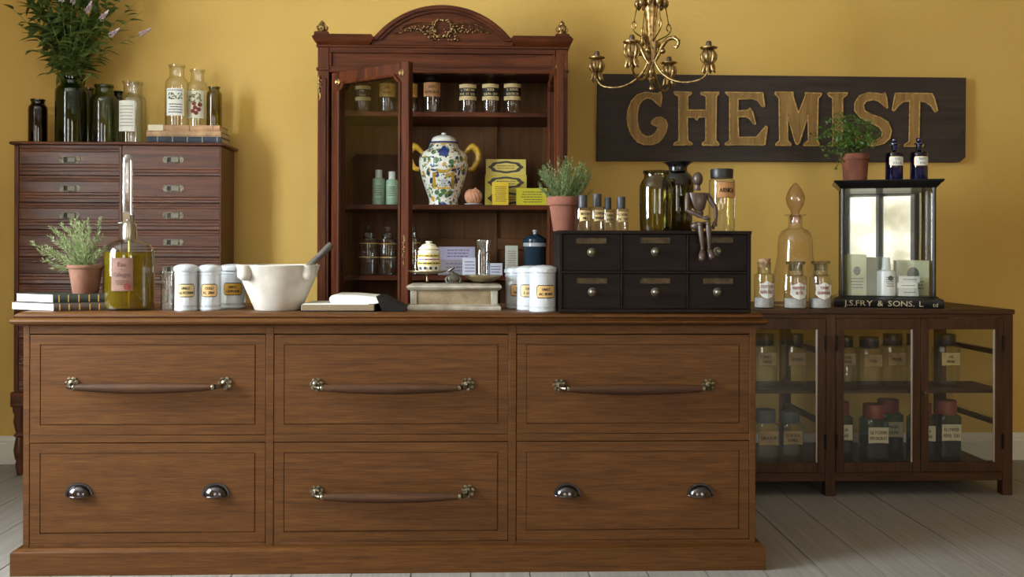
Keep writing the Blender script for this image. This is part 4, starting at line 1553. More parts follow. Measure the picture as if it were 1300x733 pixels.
# ---- books, rosemary and cologne on the left of the counter
def corner_book(name, label, pxl, pxc, pxr, Yc, z0, z1, cover):
    """book lying with one corner to the room: page ends to the left, spine to the right"""
    h = z1 - z0
    pc_ = Vector((X(pxc, Yc, 385), Yc, z0))
    t = thing(name, label, 'book', pc_, 0)
    pl = Vector((X(pxl, Yc + 0.10, 385) - pc_.x, 0.10, 0))
    pr_ = Vector((X(pxr, Yc + 0.05, 385) - pc_.x, 0.05, 0))
    bk = pl + pr_
    def slab(mb, a, b, ins):
        c = [Vector((0, 0, 0)), pr_, bk, pl]
        m = (c[0] + c[2]) / 2
        c = [m + (q - m) * ins for q in c]
        mb.raw([q + Vector((0, 0, a)) for q in c] + [q + Vector((0, 0, b)) for q in c], ((3, 2, 1, 0), (4, 5, 6, 7), (0, 1, 5, 4), (1, 2, 6, 5), (2, 3, 7, 6), (3, 0, 4, 7)))
    mb = MB()
    slab(mb, 0, 0.003, 1.0)
    slab(mb, h - 0.003, h, 1.0)
    nrm = Vector((pr_.y, -pr_.x, 0)).normalized()
    vs_ = []
    for q in (Vector((0, 0, 0)), pr_):
        for i in range(7):
            vs_.append(q + nrm * 0.004 * math.sin(PI * i / 6) + Vector((0, 0, h * i / 6)))
    mb.raw(vs_, [(i, i + 7, i + 8, i + 1) for i in range(6)])
    mb.build('cover', cover, t, smooth=40)
    mb = MB()
    slab(mb, 0.003, h - 0.003, 0.975)
    mb.build('pages', PAPER, t, smooth=0)
    mb = MB()
    for u in (0.12, 0.3, 0.5, 0.7, 0.88):
        c = pr_ * u + nrm * 0.0035
        d = pr_.normalized() * 0.002
        mb.raw([c - d + Vector((0, 0, .003)), c + d + Vector((0, 0, .003)), c + d + nrm * 0.0012 + Vector((0, 0, h / 2)), c + d + Vector((0, 0, h - .003)), c - d + Vector((0, 0, h - .003)), c - d + nrm * 0.0012 + Vector((0, 0, h / 2))], ((0, 1, 2, 5), (5, 2, 3, 4)))
    mb.build('gold_bands', GOLDLINE, t)
    return t


zb1_ = Z(385, 3.53, 75)
zb2_ = Z(373.5, 3.54, 75)
corner_book('book', 'brown leather book under the dark green book on the counter', 14, 68, 134, 3.52, CZ, zb1_, plain('brown_leather', (74, 54, 38), 0.55, noise=0.3))
corner_book('book', 'dark green book carrying the small rosemary pot', 20, 67, 133, 3.53, zb1_, zb2_, plain('green_leather', (34, 42, 34), 0.5, noise=0.2))


def flower_pot(name, label, x0, x1, xb0, xb1, ptop, prim, Y, zb, mat, group=None):
    cx, r, h = fit(x0, x1, ptop, Y, zb)
    rb_ = (xb1 - xb0) / 2 * mpp((x0 + x1) / 2, Y)
    hr = Z(prim, Y) - zb
    t = thing(name, label, 'potted plant', (cx, Y, zb), 0, group)
    k = (hr / h)
    rr = rb_ + (r * 0.93 - rb_) * k
    MB().lathe([(0, 0), (rb_ * 0.95, 0), (rb_, 0.003), (rr, hr), (r * 0.98, hr), (r, hr + 0.002), (r, h - 0.002), (r * 0.98, h), (r * 0.9, h), (r * 0.87, h - 0.012), (r * 0.82, h * 0.8)], 32).build('pot', mat, t, smooth=40)
    MB().lathe([(r * 0.84, h * 0.86), (r * 0.5, h * 0.9), (0, h * 0.91)], 20).build('soil', SOIL, t)
    return t, r, h


def needle_bush(t, sprigs, seed, mat, nlen=0.022, dens=0.0052, wid=0.0011, trunkm=None):
    """rosemary: upright sprigs crowded with narrow needles; sprigs = [(base, bend, tip)] in the thing's frame"""
    rr = random.Random(seed)
    mb = MB()
    st = MB()
    for b, m, e in sprigs:
        b, m, e = Vector(b), Vector(m), Vector(e)
        Ln = (m - b).length + (e - m).length
        n = max(6, int(Ln / dens))
        pts = []
        for i in range(n + 1):
            u = i / n
            pts.append(b * (1 - u) ** 2 + m * 2 * u * (1 - u) + e * u * u)
        st.tube(pts[::max(1, n // 6)], 0.0012, 4, caps=False)
        for i in range(2, n + 1):
            u = i / n
            d = (pts[i] - pts[i - 1]).normalized()
            for k in range(2):
                a = rr.uniform(0, 2 * PI)
                e1 = d.cross(Vector((0.3, 1, 0.2))).normalized()
                e2 = d.cross(e1)
                v = (d * rr.uniform(0.7, 1.3) + (e1 * math.cos(a) + e2 * math.sin(a)) * 0.8).normalized()
                ln = nlen * rr.uniform(0.7, 1.15) * (1 - 0.45 * u ** 4)
                s = v.cross(Vector((rr.uniform(-1, 1), rr.uniform(-1, 1), rr.uniform(-1, 1)))).normalized() * wid
                p = pts[i]
                mb.raw([p - s * 0.5, p + s * 0.5, p + v * ln * 0.5 + s, p + v * ln, p + v * ln * 0.5 - s], ((0, 1, 2, 3, 4),))
    o = mb.build('foliage', mat, t, smooth=0)
    o['kind'] = 'stuff'
    st.build('stems', trunkm or plain('rosemary_stem', (110, 112, 70), 0.8), t)
    return o


ROSE = leaf_mat('rosemary_green', (116, 134, 84), (178, 190, 136), 0.35)
rp = 3.60
t, r, h = flower_pot('potted_rosemary', 'small rosemary in brown clay pot standing on the counter books', 86.5, 131, 93.5, 124.5, 336.5, 342, rp, zb2_, plain('dusty_terracotta', (112, 70, 50), 0.9, rgb2=(132, 92, 72), nscale=16))
def pxloc(t, px, py, dy):
    return W(px, py, t.location.y + dy) - Vector(t.location)
spr = []
for (px, py, dy) in ((40, 308, -.02), (48, 318, -.05), (55, 330, -.04), (66, 340, -.03), (62, 300, .02), (64, 288, 0), (72, 292, .04), (78, 284, -.03), (84, 290, .02), (90, 279, -.02), (96, 278, .03), (100, 284, -.05), (106, 282, .02), (112, 279, -.02), (114, 290, .05), (108, 300, -.06), (127, 278, -.01), (131, 300, .01), (134, 312, .02), (125, 318, -.04), (80, 305, -.07), (95, 300, -.08), (118, 305, .06), (58, 312, .05), (88, 315, -.06), (102, 318, -.07), (74, 320, -.05)):
    e = pxloc(t, px, py, dy)
    b = Vector((RND.uniform(-.4, .4) * r, RND.uniform(-.4, .4) * r, h * 0.9))
    m = b.lerp(e, 0.5) + (Vector((0, 0, 0.02)) if py < 305 else Vector((0.0, 0, -0.012)))
    spr.append((b, m, e))
needle_bush(t, spr, 4, ROSE, 0.024, 0.0042, 0.0013)

# cologne bottle
CYB_ = 3.62
cx, r, h = fit(133, 195, 285, CYB_, CZ)
pxz = lambda py, Y=CYB_, px=164: Z(py, Y, px) - CZ
t = thing('cologne_bottle', 'large clear glass cologne bottle with yellow liquid and glass tube on its neck', 'bottle', (cx, CYB_, CZ))
zs = pxz(306)
MB().lathe([(0, 0), (r * .94, 0), (r * .99, .004), (r, .012), (r, pxz(326)), (r * .97, pxz(318)), (r * .86, pxz(311)), (r * .62, pxz(307)), (r * .36, pxz(304.5)), (r * .31, pxz(303)), (r * .31, pxz(298))], 40).build('glass_body', glass('bottle_glass', (0.93, 0.95, 0.93), (0.36, 0.40, 0.36), f0=0.06), t, smooth=40)
MB().lathe([(0, .008), (r * .90, .008), (r * .95, .014), (r * .95, pxz(322)), (r * .945, pxz(320)), (0, pxz(320))], 40).build('cologne', G_OIL, t, smooth=40)
MB().lathe([(r * .30, pxz(305)), (r * .31, pxz(303)), (r * .29, pxz(286)), (r * .27, pxz(284)), (r * .2, pxz(283.5)), (r * .2, pxz(274)), (r * .22, pxz(273)), (0, pxz(273))], 24).build('metal_collar', plain('pewter', (170, 162, 150), 0.3, 1.0), t)
tubx = X(161.5, CYB_, 240) - cx
mb = MB()
rt = 7 * mpp(160, CYB_)
mb.lathe([(rt * 0.9, pxz(288)), (rt, pxz(286)), (rt * 0.95, pxz(206)), (rt * .86, pxz(200)), (rt * .6, pxz(197)), (0, pxz(196))], 20, (tubx, 0, 0))
mb.build('glass_tube', glass('tube_glass', (0.86, 0.86, 0.88), (0.6, 0.6, 0.62), f0=0.22, rough=0.12), t, smooth=40)
mb = MB()
mb.box(tubx - rt * 0.4, tubx + rt * 0.9, -rt * 1.1, -rt * 0.8, pxz(287), pxz(270), 0.001)
mb.tube([(tubx - rt * 1.6, 0, pxz(283.5)), (tubx + rt * 1.1, 0, pxz(283.5))], 0.0026, 6)
mb.blob((tubx + rt * 0.5, -rt * 1.15, pxz(280)), 0.004, 2)
mb.build('clip', STEEL, t)
mb = MB()
mb.tube([(0, 0, .01), (0, 0, pxz(300))], 0.0035, 8)
mb.build('dip_tube', plain('dip_tube_brass', (206, 190, 90), 0.3, 0.3), t)
lx = X(165.5, CYB_, 350) - cx
o = label_on(t, lambda e, r=r, lx=lx: cyl(r, e + 0.0005, lx / r), 26 * mpp(165, CYB_), pxz(368), pxz(328), None, plain('mauve_label', (134, 96, 80), 0.7, noise=0.12), border=plain('label_brown', (104, 72, 58), 0.7), bw=0.002)
tx = MB()
fn = cyl(r, 0.003, lx / r)
add_line(tx, 'Eau', 0, pxz(338), 0.022, fn, 0.9)
add_line(tx, 'de', 0, pxz(342.5), 0.008, fn, 0.9)
add_line(tx, 'Cologne', 0, pxz(350.5), 0.021, fn, 0.8, 24 * mpp(165, CYB_))
strokes(tx, pxz(358), 0.045, 0.018, 3, fn, RND)
tx.build('lettering', plain('dark_sepia', (70, 36, 30), 0.7), o, smooth=0)
tx = MB()
n = 14
tx.raw([fn(0.019 + 0.012 * math.cos(2 * PI * i / n), pxz(363) + 0.012 * math.sin(2 * PI * i / n)) for i in range(n)], (tuple(range(n)),))
tx.build('red_seal', plain('seal_red', (128, 44, 40), 0.6), o, smooth=0)

# beaker and white ointment jars
t, r, h = vessel('beaker', 'small empty glass beaker left of the white ointment jars', 'glass', 203, 222.5, 345, 3.60, CZ, [(0, 0.02), (0.80, 0.02), (0.80, 0), (0.84, 0), (0.86, .03), (0.84, .6), (0.88, .8), (0.97, .96), (1.0, .985), (0.985, 1.0), (0.95, .985), (0.86, .8), (0.81, .6), (0.82, .03)], G_CLEAR)
LBLACK = plain('label_border', (30, 24, 20), 0.5)
grpw = 'white ointment jars on the counter'


def ointment_jar(label, x0, x1, ptop, Y, lines, lmat, ang=0.0, zl=(0.31, 0.56)):
    cx, r, h = fit(x0, x1, ptop, Y, CZ)
    t = thing('ointment_jar', label, 'jar', (cx, Y, CZ), 0, grpw)
    b = 0.975
    MB().lathe([(0, 0), (r * .90, 0), (r * .94, .003), (r * .94, h * .045), (r * .915, h * .055), (r * .915, h * .11), (r * .93, h * .12), (r * .915, h * .13), (r * .905, h * .5), (r * .91, h * .76), (r * .93, h * .765), (r * .93, h * .80), (r * .90, h * .81), (r * .90, h * .85), (0, h * .85)], 40).build('jar_body', WHITEC, t, smooth=28)
    MB().lathe([(r * .90, h * .842), (r * .985, h * .842), (r, h * .85), (r, h * .915), (r * .985, h * .925), (r * .93, h * .935), (r * .90, h * .95), (r * .7, h * .978), (r * .4, h * .993), (0, h)], 40).build('lid', WHITEC, t, smooth=28)
    label_on(t, lambda e, r=r: cyl(r * .91, e, ang), r * 1.25, h * zl[0], h * zl[1], lines, lmat, border=LBLACK, corner=0.006, bw=0.0028, size=h * 0.078, bold=0.0006)
    return t


LC1 = plain('jar_label_cream', (206, 182, 128), 0.5)
LC2 = plain('jar_label_peach', (220, 176, 116), 0.5)
LC3 = plain('jar_label_gold', (200, 148, 46), 0.5)
ointment_jar('white jar labelled ungt glycerini, nearest the glass beaker', 221, 252.5, 335, 3.58, ['UNGT.', 'GLYCERINI'], LC1, 0.25)
ointment_jar('white jar with peach label between the two other left jars', 251.5, 281.5, 335.5, 3.60, ['COLLI', 'FL. ZINC'], LC2, 0.2)
ointment_jar('white jar labelled ungt camphor, next to the marble mortar', 278, 313, 335, 3.745, ['UNGT.', 'CAMPHOR.'], LC3, 0.25)
ointment_jar('white jar mostly hidden at the left of the right-hand jar group', 640, 674, 338, 3.745, ['UNG', 'AC. BOR'], LC2, 0.1)
ointment_jar('white jar in the middle of the right-hand jar group', 654.5, 691, 337, 3.64, ['CAPS', 'F. LONG'], plain('jar_label_pale', (196, 170, 122), 0.5), -0.1)
ointment_jar('white jar labelled ungt ac boric, touching the black drawer box', 670.5, 708, 336.5, 3.535, ['UNGT.', 'AC. BORIC.'], LC2, 0.2)

# mortar and pestle
MY = 3.625
cx, r, h = fit(301.5, 405.5, 336.2, MY, CZ)
MARBLE = plain('white_marble', (220, 212, 202), 0.5, rgb2=(186, 178, 166), nscale=8, bump=0.05)
t = thing('mortar', 'white marble mortar with rounded lugs', 'mortar', (cx, MY, CZ))
rb_ = 29.5 * mpp(355, MY)
mb = MB()
mb.lathe([(0, 0), (rb_ * .96, 0), (rb_, .003), (rb_ + (r - rb_) * .28, h * .28), (rb_ + (r - rb_) * .55, h * .52), (rb_ + (r - rb_) * .82, h * .78), (r * .985, h * .95), (r, h * .985), (r * .99, h), (r * .90, h), (r * .87, h * .96), (r * .75, h * .6), (r * .45, h * .28), (0, h * .18)], 48)
mb.build('bowl', MARBLE, t, smooth=50)
for ang in (-0.72, 1.0, 2.4, -2.4):
    mb = MB()
    c = Vector((r * .97 * math.sin(ang), -r * .97 * math.cos(ang), 0))
    R3 = Matrix.Rotation(ang, 3, 'Z')
    lr = 0.027
    mb.lathe([(0, h * .66), (lr * .5, h * .67), (lr * .95, h * .74), (lr, h * .8), (lr, h * .996), (0, h * .996)], 16, c)
    mb.build('lug', MARBLE, t, smooth=50)
e = W(421, 310, MY + 0.03) - Vector(t.location)
b0 = Vector((0.01, 0.0, h * .34))
d = (e - b0)
t2 = thing('pestle', 'grey wooden pestle leaning out of the mortar', 'pestle', Vector(t.location) + b0)
MB().tube([(0, 0, 0), d * .04, d * .14, d * .26, d * .5, d * .8, d * .96, d * 1.0], [.012, .021, .024, .016, .0125, .0125, .0135, .011], 14).build('handle', wood('pestle_wood', (62, 54, 47), (80, 71, 62), (96, 86, 76), 'X', rough=0.6), t2, smooth=50)

# open notebook
NY = 3.62
nx0, nx1, nxc = X(383, NY - .1, 390), X(515, NY, 390), X(479, NY, 390)
t = thing('notebook', 'open notebook with curled white pages and black cover on the counter', 'notebook', ((nx0 + nx1) / 2, NY, CZ))
ncx = (nx0 + nx1) / 2
zp = Z(386, NY - .09, 430) - CZ
mb = MB()
mb.box(nx0 - ncx, nxc - ncx, -.11, .13, 0.003, zp - 0.002, 0.002)
mb.build('page_block', plain('page_edges', (140, 120, 94), 0.85, noise=0.1, nscale=200), t, smooth=0)
MB().box(nx0 - ncx + .003, nxc - ncx - .02, -.108, .128, zp - 0.002, zp, 0.0008).build('page', PAPER, t, smooth=0)
mb = MB()
xa, xb = X(423, NY, 380) - ncx, X(482, NY, 380) - ncx
zt_ = Z(374.5, NY - .08, 440) - CZ
pts = []
for i in range(13):
    a = PI / 2 + PI * i / 12
    hh = (zt_ - zp) / 2
    pts.append((xa + hh + hh * math.cos(a), zp + hh + hh * math.sin(a)))
pts = [(xb, zt_ - 0.008), ((xa + xb) / 2, zt_ - 0.001)] + pts + [(xb - .01, zp), (xb + 0.008, zp + 0.004)]
mb.prism(pts, -.095, .125)
mb.build('curled_pages', PAPER, t, smooth=40)
mb = MB()
mb.box(nx0 - ncx - .003, nxc - ncx, -.114, .134, 0, 0.003, 0.001)
prof = []
xs_ = [xb - 0.002, xb + 0.012, xb + 0.03, xb + 0.06, nx1 - ncx]
zs_ = [zt_ - 0.004, zt_ - 0.007, zt_ - 0.016, zt_ - 0.031, 0.010]
up = list(zip(xs_, zs_))
lo = [(x_, max(0.0, z_ - 0.016)) for x_, z_ in up][::-1]
lo[-1] = (xb + 0.004, zp + 0.002)
mb.prism(up + [(nx1 - ncx + .004, 0.004), (nx1 - ncx - .01, 0.0), (xb + .02, 0.002)], -.114, .134)
mb.build('black_cover', plain('black_leather', (20, 18, 19), 0.5, spec=0.2), t, smooth=40)

# counter scale
KY = 3.70
kx0, kx1 = X(521, KY - .09, 380), X(632, KY - .09, 380)
kc = (kx0 + kx1) / 2
kz = lambda py: Z(py, KY - .09, 577)
t = thing('counter_scale', 'old brass counter scale on a grey marble box base', 'scale', (kc, KY, CZ))
STONE = plain('grey_marble', (176, 168, 152), 0.4, rgb2=(142, 132, 116), nscale=20)
STONEP = plain('worn_marble_panel', (158, 138, 108), 0.5, rgb2=(124, 106, 80), nscale=26)
mb = MB()
hw_, dp = (kx1 - kx0) / 2, 0.09
H = kz(363) - CZ
mb.ringsweep(-hw_, hw_, -dp, dp, [(.010, 0), (.012, .006), (.010, .014), (.002, .018), (0, .02)])
mb.build('base_moulding', STONE, t)
mb = MB()
mb.box(-hw_ + .004, hw_ - .004, -dp + .004, dp - .004, .02, H - .016)
mb.build('box', STONEP, t, smooth=0)
mb = MB()
for sx_ in (-1, 1):
    for sy_ in (-1, 1):
        a, b = sorted((sx_ * hw_, sx_ * (hw_ - .024)))
        c_, d_ = sorted((sy_ * dp, sy_ * (dp - .024)))
        MB().box(a, b, c_, d_, .02, H - .016, .002).build('corner_post', STONE, t)
mb.bm.free()
mb = MB()
mb.ringsweep(-hw_, hw_, -dp, dp, [(0, H - .018), (.008, H - .014), (.014, H - .006), (.012, H), (.002, H + .004), (-.02, H + .006)])
mb.build('marble_top', STONE, t)
for nm, pxa, pxb, pyp, pyb_, yy in (('left', 518, 567, 344.5, 348, -.0), ('right', 589, 637, 350, 358, -.0)):
    c, r_, _ = fit(pxa, pxb, pyp, KY, CZ)
    zt_ = Z(pyp, KY, 577) - CZ
    dep = (pyb_ - pyp) * mpp(577, KY)
    prof = [(0, zt_ - dep), (r_ * .5, zt_ - dep * .95), (r_ * .85, zt_ - dep * .45), (r_, zt_), (r_ * 1.0, zt_ + .002), (r_ * .95, zt_ + .0005), (r_ * .8, zt_ - dep * .35), (0, zt_ - dep * .75)]
    MB().lathe(prof, 32, (c - kc, 0, 0)).build('pan', plain('pale_brass', (178, 164, 130), 0.3, 1.0), t, smooth=50)
    MB().lathe([(0, H + .005), (.012, H + .005), (.010, H + .009), (.005, H + .014), (.0045, zt_ - dep - .008), (.012, zt_ - dep + .001), (0, zt_ - dep + .002)], 12, (c - kc, 0, 0)).build('pan_stem', NICKEL, t)
    if nm == 'left':
        PANL = (c, KY, CZ + zt_ - dep * .75)
    else:
        PANR = (c, KY, CZ + zt_ - dep * .75)
mb = MB()
cc = X(576, KY, 352) - kc
zc_ = Z(353, KY, 576) - CZ
mb.lathe([(0, -.008), (.018, -.008), (.022, -.004), (.022, .004), (.018, .008), (0, .008)], 20, (cc, -.02, zc_), Matrix.Rotation(PI / 2, 3, 'X'))
mb.lathe([(.012, -.012), (.016, -.010), (.012, -.008)], 20, (cc, -.022, zc_), Matrix.Rotation(PI / 2, 3, 'X'))
for s_ in (-1, 1):
    mb.tube([(cc + s_ * .015, -.02, zc_ + .01), (cc + s_ * .028, -.02, zc_ - .004), (cc + s_ * .022, -.02, H + .012), (cc + s_ * .034, -.02, H + .006)], [.006, .006, .006, .007], 8)
mb.tube([(cc - .002, -.02, zc_ + .018), (cc - .018, -.02, zc_ + .026), (cc + .002, -.02, zc_ + .040)], [.008, .007, .006], 8)
mb.box(cc - .028, cc + .028, -.035, -.005, H + .004, H + .012, .002)
mb.build('indicator', plain('grey_iron', (112, 106, 96), 0.45, 0.8, noise=0.3, nscale=50), t, smooth=50)

# porcelain jar on the left pan, glass on the right one
c, r, h = fit(531.5, 560.5, 306, KY, PANL[2])
t = thing('porcelain_jar', 'small cream porcelain jar with painted bands and lid on the scale pan', 'jar', (PANL[0] + 0.006, KY, PANL[2]))
PORC = plain('cream_porcelain', (232, 226, 200), 0.2, coat=0.4)
fprof = [(0, 0), (.88, 0), (.93, .03), (.90, .1), (.98, .2), (1, .36), (.95, .48), (.93, .56), (.95, .62), (.98, .66), (.94, .71), (.6, .71), (.6, .705)]
MB().lathe([(a * r, b * h) for a, b in fprof], 32).build('jar_body', PORC, t, smooth=50)
MB().lathe([(a * r, b * h) for a, b in ((.55, .69), (.86, .735), (.9, .755), (.86, .785), (.7, .83), (.62, .86), (.66, .875), (.4, .91), (.22, .925), (.22, .94), (.32, .965), (.28, .99), (0, 1.0))], 32).build('lid', PORC, t, smooth=50)
rfn = lambda zz: r * (1 - 0.0 * zz)
for z0_, z1_, m_, nm in ((.50, .58, plain('yellow_band', (214, 190, 60), 0.4), 'yellow_band'), (.40, .46, plain('pink_band', (222, 176, 160), 0.4), 'lettered_band'), (.26, .36, plain('yellow_band2', (206, 186, 70), 0.4), 'painted_band')):
    mb = MB()
    rr_ = r * (0.94 if z0_ > .45 else 0.99)
    patch(mb, cyl(rr_ + .0015, 0.0, 0), -rr_ * 1.5, rr_ * 1.5, h * z0_, h * z1_, n=20)
    o = mb.build(nm, m_, t)
    tx = MB()
    strokes(tx, h * (z0_ + z1_) / 2, rr_ * 2.6, h * (z1_ - z0_) * 0.9, 1, cyl(rr_ + .0025, 0.0, 0), RND)
    tx.build('lettering', plain('blue_black', (34, 36, 60), 0.5), o, smooth=0)
mb = MB()
for a_ in (-.8, -.3, .2, .7):
    fn = cyl(r * 0.99 + .0015, 0, a_)
    n = 10
    mb.raw([fn(0.006 * math.cos(2 * PI * i / n), h * .16 + 0.006 * math.sin(2 * PI * i / n)) for i in range(n)], (tuple(range(n)),))
mb.build('painted_dots', plain('dot_blue', (40, 44, 70), 0.4), t, smooth=0)
c, r, h = fit(602.5, 623.5, 305, KY, PANR[2])
t = thing('measuring_glass', 'waisted clear measuring glass standing on the right scale pan', 'glass', (c, KY, PANR[2] + .001))
MB().lathe([(a * r, b * h) for a, b in ((0, .03), (.8, .03), (.82, 0), (.86, 0), (.88, .04), (.9, .6), (.92, .66), (.8, .70), (.84, .73), (.86, .8), (.95, .95), (1, .985), (.98, 1.0), (.94, .98), (.8, .8), (.76, .72), (.86, .64), (.84, .05))], 28).build('glass_body', glass('bright_glass', (0.93, 0.94, 0.95), (0.35, 0.36, 0.38), f0=0.09), t, smooth=32)
tx = MB()
for k in range(7):
    patch(tx, cyl(r * .9, .0012, 0.15), -.006, .004 + .005 * (k % 2), h * (.1 + .07 * k), h * (.1 + .07 * k) + .0012, n=3)
tx.build('graduation_marks', INK, t)
# ================================================================== BLACK SIX-DRAWER BOX ON THE COUNTER
KBY, KBB = 3.475, 3.73
kx0, kx1 = X(709.5, KBY, 350), X(953.5, KBY, 350)
kz = lambda py: Z(py, KBY, 830)
KT = kz(293)
kb = thing('drawer_box', 'black wooden box of six small labelled drawers on the counter', 'drawer box', ((kx0 + kx1) / 2, (KBY + KBB) / 2, CZ))
fr_ = 0.012
MB().box(kx0 - .002, kx1 + .002, KBY - .002, KBB, KT - fr_, KT, .0015).build('top_board', BLACKW('X'), kb, world=True)
MB().box(kx0, kx1, KBY, KBB, CZ, CZ + fr_, .001).build('bottom_board', BLACKW('X'), kb, world=True)
for a, b in ((kx0, kx0 + fr_), (kx1 - fr_, kx1)):
    MB().box(a, b, KBY, KBB, CZ + fr_, KT - fr_, .001).build('side_board', BLACKW('Z'), kb, world=True)
MB().box(kx0 + fr_, kx1 - fr_, KBB - .01, KBB, CZ + fr_, KT - fr_).build('back_board', BLACKW('X'), kb, world=True)
zm = kz(346)
MB().box(kx0 + fr_, kx1 - fr_, KBY, KBB - .01, zm - .004, zm + .004, .001).build('divider', BLACKW('X'), kb, world=True)
xd = [X(789.5, KBY, 350), X(873, KBY, 350)]
for x_ in xd:
    for z0_, z1_ in ((CZ + fr_, zm - .004), (zm + .004, KT - fr_)):
        MB().box(x_ - .003, x_ + .003, KBY, KBB - .01, z0_, z1_, .0008).build('upright', BLACKW('Z'), kb, world=True)
cols = [(kx0 + fr_, xd[0] - .003), (xd[0] + .003, xd[1] - .003), (xd[1] + .003, kx1 - fr_)]
rows_ = [(zm + .004, KT - fr_), (CZ + fr_, zm - .004)]
KN = [(751, 320.5), (832, 320), (911, 319.5), (752, 371), (832, 371), (911, 371)]
PLT = plain('plate_brass', (86, 68, 42), 0.5, 0.5, noise=0.4, nscale=60)
for i in range(6):
    r_, c_ = divmod(i, 3)
    xa, xb = cols[c_]
    za, zb = rows_[r_]
    mb = MB()
    mb.box(xa + .001, xb - .001, KBY + .004, KBY + .018, za + .001, zb - .001, .0015)
    mb.box(xa + .006, xb - .006, KBY + .018, KBB - .02, za + .004, za + .01)
    d = mb.build('drawer', BLACKW('X'), kb, world=True)
    kx_, ky_ = KN[i]
    p = W(kx_, ky_, KBY)
    MB().lathe([(0, 0), (.0155, 0), (.0155, .002), (.009, .004), (.005, .008), (.0075, .012), (.011, .016), (.012, .021), (.009, .026), (.004, .028), (0, .0282)], 20, (p.x, KBY + .004, p.z), Matrix.Rotation(PI / 2, 3, 'X')).build('knob', plain('pale_nickel', (118, 110, 96), 0.35, 1.0), d, world=True)
    zpl = p.z + (14.5 if r_ == 0 else 14.0) * mpp(830, KBY)
    xm = X([751, 832, 912, 752, 832, 912][i], KBY, 310)
    w_, h_ = 0.053, 0.0095
    mb = MB()
    mb.box(xm - w_, xm + w_, KBY + .0025, KBY + .004, zpl - h_, zpl + h_, .0005)
    for a, b, q0, q1 in ((-w_, w_, h_ - .002, h_), (-w_, w_, -h_, -h_ + .002), (-w_, -w_ + .003, -h_, h_), (w_ - .003, w_, -h_, h_)):
        mb.box(xm + a, xm + b, KBY + .001, KBY + .003, zpl + q0, zpl + q1)
    pl = mb.build('name_plate', PLT, d, world=True, smooth=0)
    tx = MB()
    off = root_loc(kb)
    strokes(tx, zpl - off.z, w_ * 1.1, h_ * 1.1, 1, lambda s, z: Vector((xm - off.x + s, KBY + .002 - off.y, z)), RND)
    tx.build('lettering', plain('plate_ink', (60, 46, 30), 0.6), pl, smooth=0)

# ---- things on the black box
kt = 'on the black drawer box'
t, r, h = flower_pot('potted_rosemary', 'bushy rosemary in pink terracotta pot on the black drawer box', 694, 741, 702, 733, 250.5, 261, 3.662, KT, plain('pink_terracotta', (138, 84, 64), 0.85, noise=0.12, nscale=14))
spr = []
rr_ = random.Random(8)
for k in range(64):
    px = 716 + 36 * rr_.uniform(-1, 1)
    e = 1 - abs(px - 716) / 42
    py = rr_.uniform(199, 203) + (1 - e) ** 2 * 26 + rr_.choice((0, 0, 5, 14, 24))
    dy = rr_.uniform(-.085, .085) * (0.5 + e)
    E = pxloc(t, px, py, dy)
    b = Vector((rr_.uniform(-.55, .55) * r, rr_.uniform(-.55, .55) * r, h * .9))
    m = b.lerp(E, .5) + Vector(((E.x - b.x) * .25, (E.y - b.y) * .25, -0.01))
    spr.append((b, m, E))
needle_bush(t, spr, 14, leaf_mat('rosemary_deep', (84, 106, 62), (140, 160, 104), 0.3), 0.020, 0.0046, 0.0011)

for i, (x0, x1, pt, Y, lines, lab) in enumerate((
        (730, 749.5, 248, 3.535, ['BETON', 'MILL'], 'small dark-capped bottle nearest the terracotta rosemary pot'),
        (748.5, 767.5, 246.5, 3.575, ['LEMON', 'VERBENA'], 'small dark-capped bottle second from the rosemary pot, with the tallest cap'),
        (764, 779, 251, 3.66, ['LILIA', 'ALBA'], 'small dark-capped bottle third from the rosemary pot, set further back'),
        (779, 797.5, 250, 3.58, ['CASSIA', 'AL. TOLU'], 'small dark-capped bottle at the right end of the four, leaning label'))):
    cx, r, h = fit(x0, x1, pt, Y, KT)
    t = thing('scent_bottle', lab.replace(', leaning label', ''), 'bottle', (cx, Y, KT), 0, 'four small scent bottles on the black drawer box')
    zs = h * .66
    MB().lathe([(0, 0), (r * .92, 0), (r, .004), (r, zs * .93), (r * .96, zs * .98), (r * .7, zs), (r * .55, zs), (r * .55, zs + .006)], 28).build('glass_body', G_CLEAR, t, smooth=32)
    MB().lathe([(0, zs), (r * .57, zs), (r * .58, zs + .002), (r * .58, h - .002), (r * .54, h), (0, h)], 24).build('cap', plain('slate_cap', (62, 62, 68), 0.45), t, smooth=32)
    label_on(t, lambda e, r=r: cyl(r, e, 0.25), r * 1.5, zs * .38, zs * .86, lines, CREAM, border=plain('maroon_edge', (78, 34, 28), 0.6), size=zs * .15, sag=-0.003, bold=0.0004)

